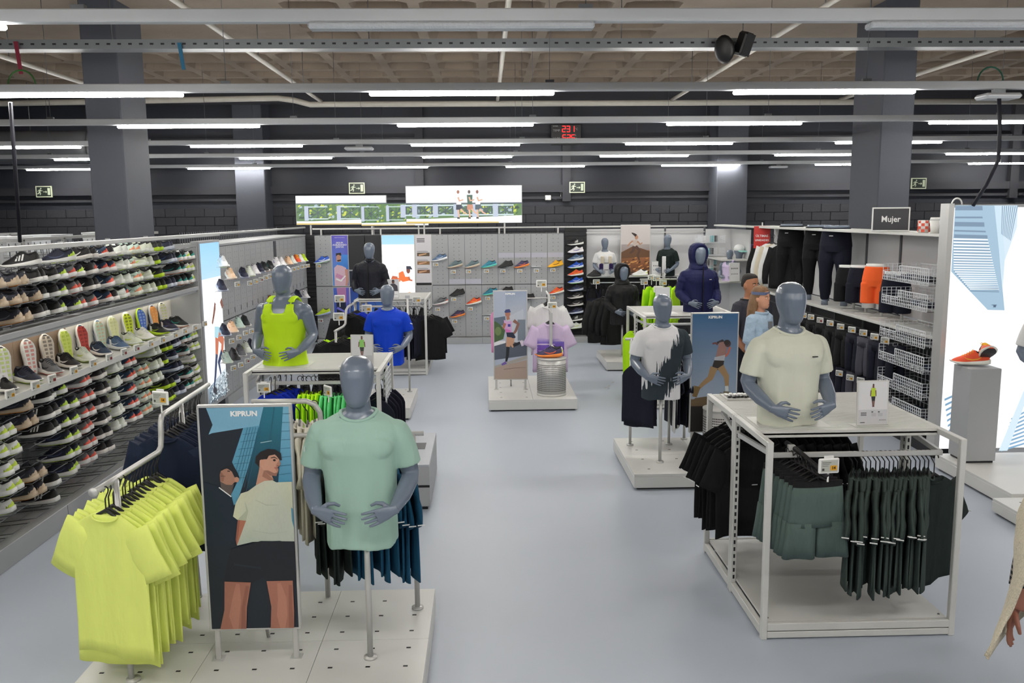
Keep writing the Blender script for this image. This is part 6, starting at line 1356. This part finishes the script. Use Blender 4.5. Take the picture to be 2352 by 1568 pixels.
for k,(z,nm) in enumerate(bz):
    t=T('wire_basket','white wire basket beside the staircase lightbox, %s'%(nm+' from the top' if k else 'topmost'),'basket','white wire baskets on the right wall',(4.4,8.52,z)); O('wire_body',BM,WHITEW,t)
    for q in range(4):
        c=tag(O('folded_garment',B().box(-.09,-.1,0,.09,.1,.05),FOLD[(k+q)%4],None,(4.62+.02*math.sin(q),8.68+q*.22,z+.006+(.0 if q%2 else .004)),.3*math.sin(q*2+k),bev=.02),'folded dark garment in the %s wire basket, %s from the lightbox'%(nm,ORD[q]),'clothing','folded garments in the wire baskets')
# hanging trousers and tags under the right shelf
PANT=[]
for sd in (1,2):
    b=B(); r_=random.Random(sd)
    for s in (-1,1): b.rings([[(s*.06+(.06-.012*f_)*math.cos(2*PI*q/16),(.03+.008*math.sin(7*f_+sd))*math.sin(2*PI*q/16)+.008*math.sin(5*f_*s+sd),-.06-.62*f_) for q in range(16)] for f_ in (.1,.3,.5,.7,.9,1)])
    b.rings([[(.115*math.cos(2*PI*q/20),.03*math.sin(2*PI*q/20),z) for q in range(20)] for z in (-.05,-.2)]); PANT.append(b.mesh('trouser_legs'))
tg=[(1831,720),(1845,724),(1862,728),(1883,735),(1906,742),(1930,750),(1956,757),(1982,764),(2008,773),(2032,782)]
FGP=fab('grey_trouser',(78,78,88))
for j,(px,py) in enumerate(tg):
    p=at(px,py,X=4.46); price_tag(p,-1.0,'price tag under the right shelf, upper row, %s from the people'%ORD[j],red=j==3,sc=1.15)
    for q in range(2):
        t=T('trousers','%s sports trousers hanging under the right shelf, %s hook from the people, %s'%('grey' if j==7 else 'black',ORD[j],('front','rear')[q]),'trousers','trousers hanging under the right shelf',(4.5+.12*q,p.y+.03,1.05),-PI/2+.2); s=O('trouser_legs',PANT[j%2],FGP if j==7 else (FMIDN if j>5 else FBK),t,None,None,(1.25,1,.72)); O('hook',HOOK,BLACKP,t,(0,0,.02)); O('hanger',HANG,BLACKP,t,(0,0,.06),None,.6)
for j,(px,py) in enumerate(((1838,832),(1868,838),(1900,845),(1927,857),(1952,867),(1976,874))):
    p=at(px,py,X=4.46); price_tag(p,-1.0,'price tag under the right shelf, lower row, %s from the people'%ORD[j],sc=1.15)
    t=T('trousers','black sports trousers hanging low under the right shelf, %s hook from the people'%ORD[j],'trousers','trousers hanging low under the right shelf',(4.52,p.y+.03,.58),-PI/2+.2); O('trouser_legs',PANT[j%2],FGP if j==4 else FMIDN,t,None,None,(1.25,1,.72)); O('hanger',HANG,BLACKP,t,(0,0,.06),None,.6); O('hook',HOOK,BLACKP,t,(0,0,.02))
# top of the right wall
p=at(2045,524,X=4.6); t=T('shop_sign','dark sign reading Mujer on top of the right wall','sign',None,(4.6,p.y,2.276),-.35); O('frame',B().box(-.2,0,0,.2,.02,.27),TAGW,t,bev=.004); O('panel',B().box(-.185,-.003,.015,.185,0,.255),M('sign_dark',(62,62,66),.5),t); text('Mujer',.095,TAGW,t,(0,-.004,.135),bold=.0015,sx=.9)
for px,nm,c in ((2122,'red and white checked cup',(225,90,66)),(2150,'tall white cup',(226,226,222)),(2172,'white tub with blue lid',(228,230,234))):
    p=at(px,522,X=4.62); t=T('cup','%s on top of the right wall'%nm,'cup','containers on top of the right wall',(4.62,p.y,2.276)); m=M('cup_'+nm.split()[0]+nm.split()[-1],c,.5)
    O('cup_body',B().cyl(0,0,0,.13,.05,20,r1=.062),m if 'red' not in nm else TAGW,t)
    if 'red' in nm:
        for k in range(4):
            for q in range(10):
                if (k+q)%2: a=2*PI*q/10; O('check',B().box(-.016,-.003,0,.016,0,.03),m,t,(.0575*math.sin(a),-.0575*math.cos(a),.006+k*.031),(0,0,a))
    else: O('lid',B().cyl(0,0,.13,.16,.064,20,r1=.055),M('lid_blue',(150,160,180),.5) if 'blue' in nm else TAGW,t)
# red sign and white shirts
p=at(1750,546,X=4.55); t=T('sale_sign','red sale sign hanging at the far end of the right wall','sign',None,(p.x,p.y,p.z-.17),-.3); O('board',B().box(-.13,0,0,.13,.01,.36),M('sale_red',(200,44,40),.5),t); text('ÚLTIMAS',.05,TAGW,t,(0,-.002,.2),bold=.001); text('UNIDADES',.045,TAGW,t,(0,-.002,.13),bold=.001); O('hook',B().box(-.01,0,.36,.01,.005,.42),STEEL,t)
q0,q1=at(1766,555,X=4.6),at(1790,555,X=4.6)
for j,(f_,m_) in enumerate(((-.5,FBK),(0,FWH),(.35,FVEST),(.8,FWH),(1.2,FBK))):
    p=q0.lerp(q1,f_); garment('t_shirt','%s long shirt hanging by the red sale sign, %s from the sign'%('black' if m_ is FBK else 'cream' if m_ is FVEST else 'white',ORD[j]),'t-shirt',TLm[j%2],m_,(4.62,p.y,2.12),-.9,'shirts hanging by the red sale sign',neck=False)
# caps, caps shelf and lavender torso at the far end
t=T('cap_shelf','white shelf unit with caps at the far end of the right wall','shelf',None,(4.15,15.2,0))
O('shelf',B().box(0,0,1.66,.5,1.2,1.69),WHITE,t,bev=.003); O('shelf',B().box(-.1,-.1,1.28,.5,1.2,1.31),WHITE,t,bev=.003); O('upright',B().box(.48,0,0,.5,1.2,2.2),LGP,t); O('upright',B().box(0,1.18,0,.5,1.2,2.2),LGP,t); O('top_rail',B().box(.3,-.2,2.245,.5,1.75,2.275),WHITE,t)
CAPS=[((224,226,226),(150,206,196)),((72,56,110),(226,222,214)),((60,50,90),(60,50,90))]
for j,(px,(c1,c2)) in enumerate(zip((1695,1722,1742),CAPS)):
    p=at(px,552,Y=15.6); t=T('sports_cap','%s sports cap on a grey head form at the far right shelf'%('white and mint','purple and cream','dark purple')[j],'cap','caps on head forms',(p.x,15.5,1.69),.3)
    O('head_form',B().rings([ering(z,a,a*1.1,0,n=20,p=2) for z,a in ((0,.055),(.06,.06),(.1,.085),(.17,.09))]),MANN,t); O('crown',B().rings([ering(z,a,a*1.12,0,n=20,p=2) for z,a in ((.14,.094),(.19,.092),(.23,.07),(.25,.03))]),M('cap_%d'%j,c1,.8),t); O('visor',B().prism([(-.08,.0),(.08,.0),(.06,.012),(-.06,.012)],-.19,-.08),M('visor_%d'%j,c2,.8),t,(0,0,.145),(.15,0,0))
p=at(1700,620,Y=15.3); mannequin('slim mannequin torso in a lavender top on the cap shelf',(4.3,15.25,1.31),-.6,SH_N,fab('lavender_top',(206,190,222)),sc=(.72,.72,.62))
for k,z in enumerate((1.95,1.72,1.5,1.4)):
    t=T('wire_basket','small wire basket of packets at the far right corner, %s from the top'%ORD[k],'basket','small wire baskets at the far corner',(4.0,16.0,z)); O('wire_body',BM,WHITEW,t,None,None,(1,.6,.8)); 
    for q in range(3): tag(O('packet',B().box(-.05,-.04,0,.05,.04,.12),M('packet_%d'%((k+q)%3),((220,220,222),(130,200,206),(60,60,66))[(k+q)%3],.4),None,(4.12+.1*q,16.2+.1*q,z+.01),.4),'small packet in the corner wire basket, %s basket, %s packet'%(ORD[k],ORD[q]),'packet','packets in the corner baskets')
p=at(1691,600,Y=15.0); sign('white sign of small gear pictures before the lavender torso',(p.x,15.05,1.31),.25,.2,.33,s_)
# ================================================================= BACKPACKS UNDER THE BACK SHELF
def backpack(label,loc,rz,m1,m2):
    t=T('running_backpack',label,'backpack','running backpacks under the back shelf',loc,rz)
    b=B(); b.rings([ering(z,a,d,0,n=24,p=3) for z,a,d in ((-.5,.09,.05),(-.46,.13,.08),(-.3,.14,.09),(-.15,.125,.07),(-.06,.09,.04),(-.04,.04,.02))]); O('pack',b,m1,t)
    O('front_pocket',B().box(-.1,-.12,-.45,.1,-.07,-.25),m2,t,bev=.02); O('loop',B().tube([(-.03,0,-.06),(-.02,0,.0),(.02,0,.0),(.03,0,-.06)],.008,6),m2,t)
    for s in (-1,1): O('strap',B().tube([(s*.07,-.06,-.08),(s*.11,-.11,-.2),(s*.1,-.1,-.4)],[.018,.02,.014],8,flat=.5),m2,t)
for j,x in enumerate((2.08,2.3,2.55,3.3,3.6,3.9)): backpack('black running backpack under the back shelf, upper hook %s from the slat tower'%ORD[j],(x,BW-.0,1.12),.2*math.sin(j*2),FBK,FMIDN)
for j,x in enumerate((2.1,2.35)): backpack(('cream and purple','dark')[j]+' running backpack hanging low beside the slat tower',(x,BW-.05,.68),.5,(FVEST,FBK)[j],(FPUR,FBK)[j])
for j,(px,py,Y) in enumerate(((1370,647,16.85),(1368,715,16.85),(1480,648,16.5),(1497,637,14.59),(1508,639,14.59),(1523,649,14.59),(1520,667,12.1),(1512,664,12.15),(1563,641,16.8))): price_tag(at(px,py,Y=Y),.05,'price tag around the neon lime jackets and back shelf, %s from the slat tower'%ORD[j],sc=1.5 if Y>15 else 1.4,stem=.16 if Y<13 else .06)
# navy and blue shirts under the back shelf
row(6,(2.75,16.9,1.1),(3.2,16.9,1.1),'t_shirt','dark shirt under the back shelf behind the lime jackets','t-shirt',TS,FMIDN,PI/2-.4,'dark shirts under the back shelf','%s from the backpacks')
# accessory tray on the nearest gondola end, small bottles
t=T('accessory_tray','white tray of small black and white accessories behind the nearest gondola','tray',None,(1.8,6.02,1.2)); O('tray_box',B().box(-.12,-.1,0,.12,.1,.008),WHITE,t); rs=random.Random(9)
for k in range(14): tag(O('gel_packet',B().box(-.03,-.012,0,.03,.012,.012),(BLACKP,TAGW)[k%2],None,(1.71+.03*(k//2),5.99+.06*(k%2)+rs.uniform(-.01,.01),1.21),rs.uniform(1.2,1.9),bev=.004),'small %s accessory packet in the gondola tray, %s from the aisle'%(('black','white')[k%2],ORD[k//2]),'packet','accessory packets in the tray')
tag(O('white_box',B().box(-.07,-.05,0,.07,.05,.06),TAGW,None,(2.03,5.98,1.2),.2,bev=.008),'small white box beside the cream mannequin on the gondola','box')
# ================================================================= SHELVING BEYOND THE SHOE WALL
for j,(X,c) in enumerate(((-6.2,'grey'),(-8.6,'grey'))):
    t=T('background_shelving','grey shelf run beyond the shoe wall, %s behind it'%ORD[j],'shelving','background shelf runs',(X,6.5,0)); O('body',B().box(-.5,0,0,.5,9,2.05),GREYP,t); O('top_rail',B().box(.46,-.3,2.22,.5,9,2.26),STEEL,t)
    for k in range(9): O('rail_post',B().box(.46,.3+k*1.05,2.05,.5,.34+k*1.05,2.24),STEEL,t)
    b=B()
    for k in range(60): b.bar((.48,k*.15,2.05),(.48,k*.15,2.2),.008)
    O('mesh_panel',b,CHROME,t)
for j,(x,y,z,c,nm) in enumerate(((-6.0,8.2,2.05,(232,206,40),'yellow'),(-6.0,10.4,2.05,(226,228,230),'white'),(-6.05,11.2,2.05,(230,232,234),'pale'),(-6.0,12.2,2.05,(206,210,214),'light grey'),(-6.0,14,2.05,(226,228,230),'off-white'))):
    t=T('storage_box','%s box on top of the shelf run beyond the shoe wall'%nm,'box',None,(x,y,z)); O('carton',B().box(-.2,-.3,0,.2,.3,.2),M('carton_%d'%j,c,.6),t,bev=.006); O('lid',B().box(-.21,-.31,.2,.21,.31,.23),M('carton_%d'%j,c,.6),t)
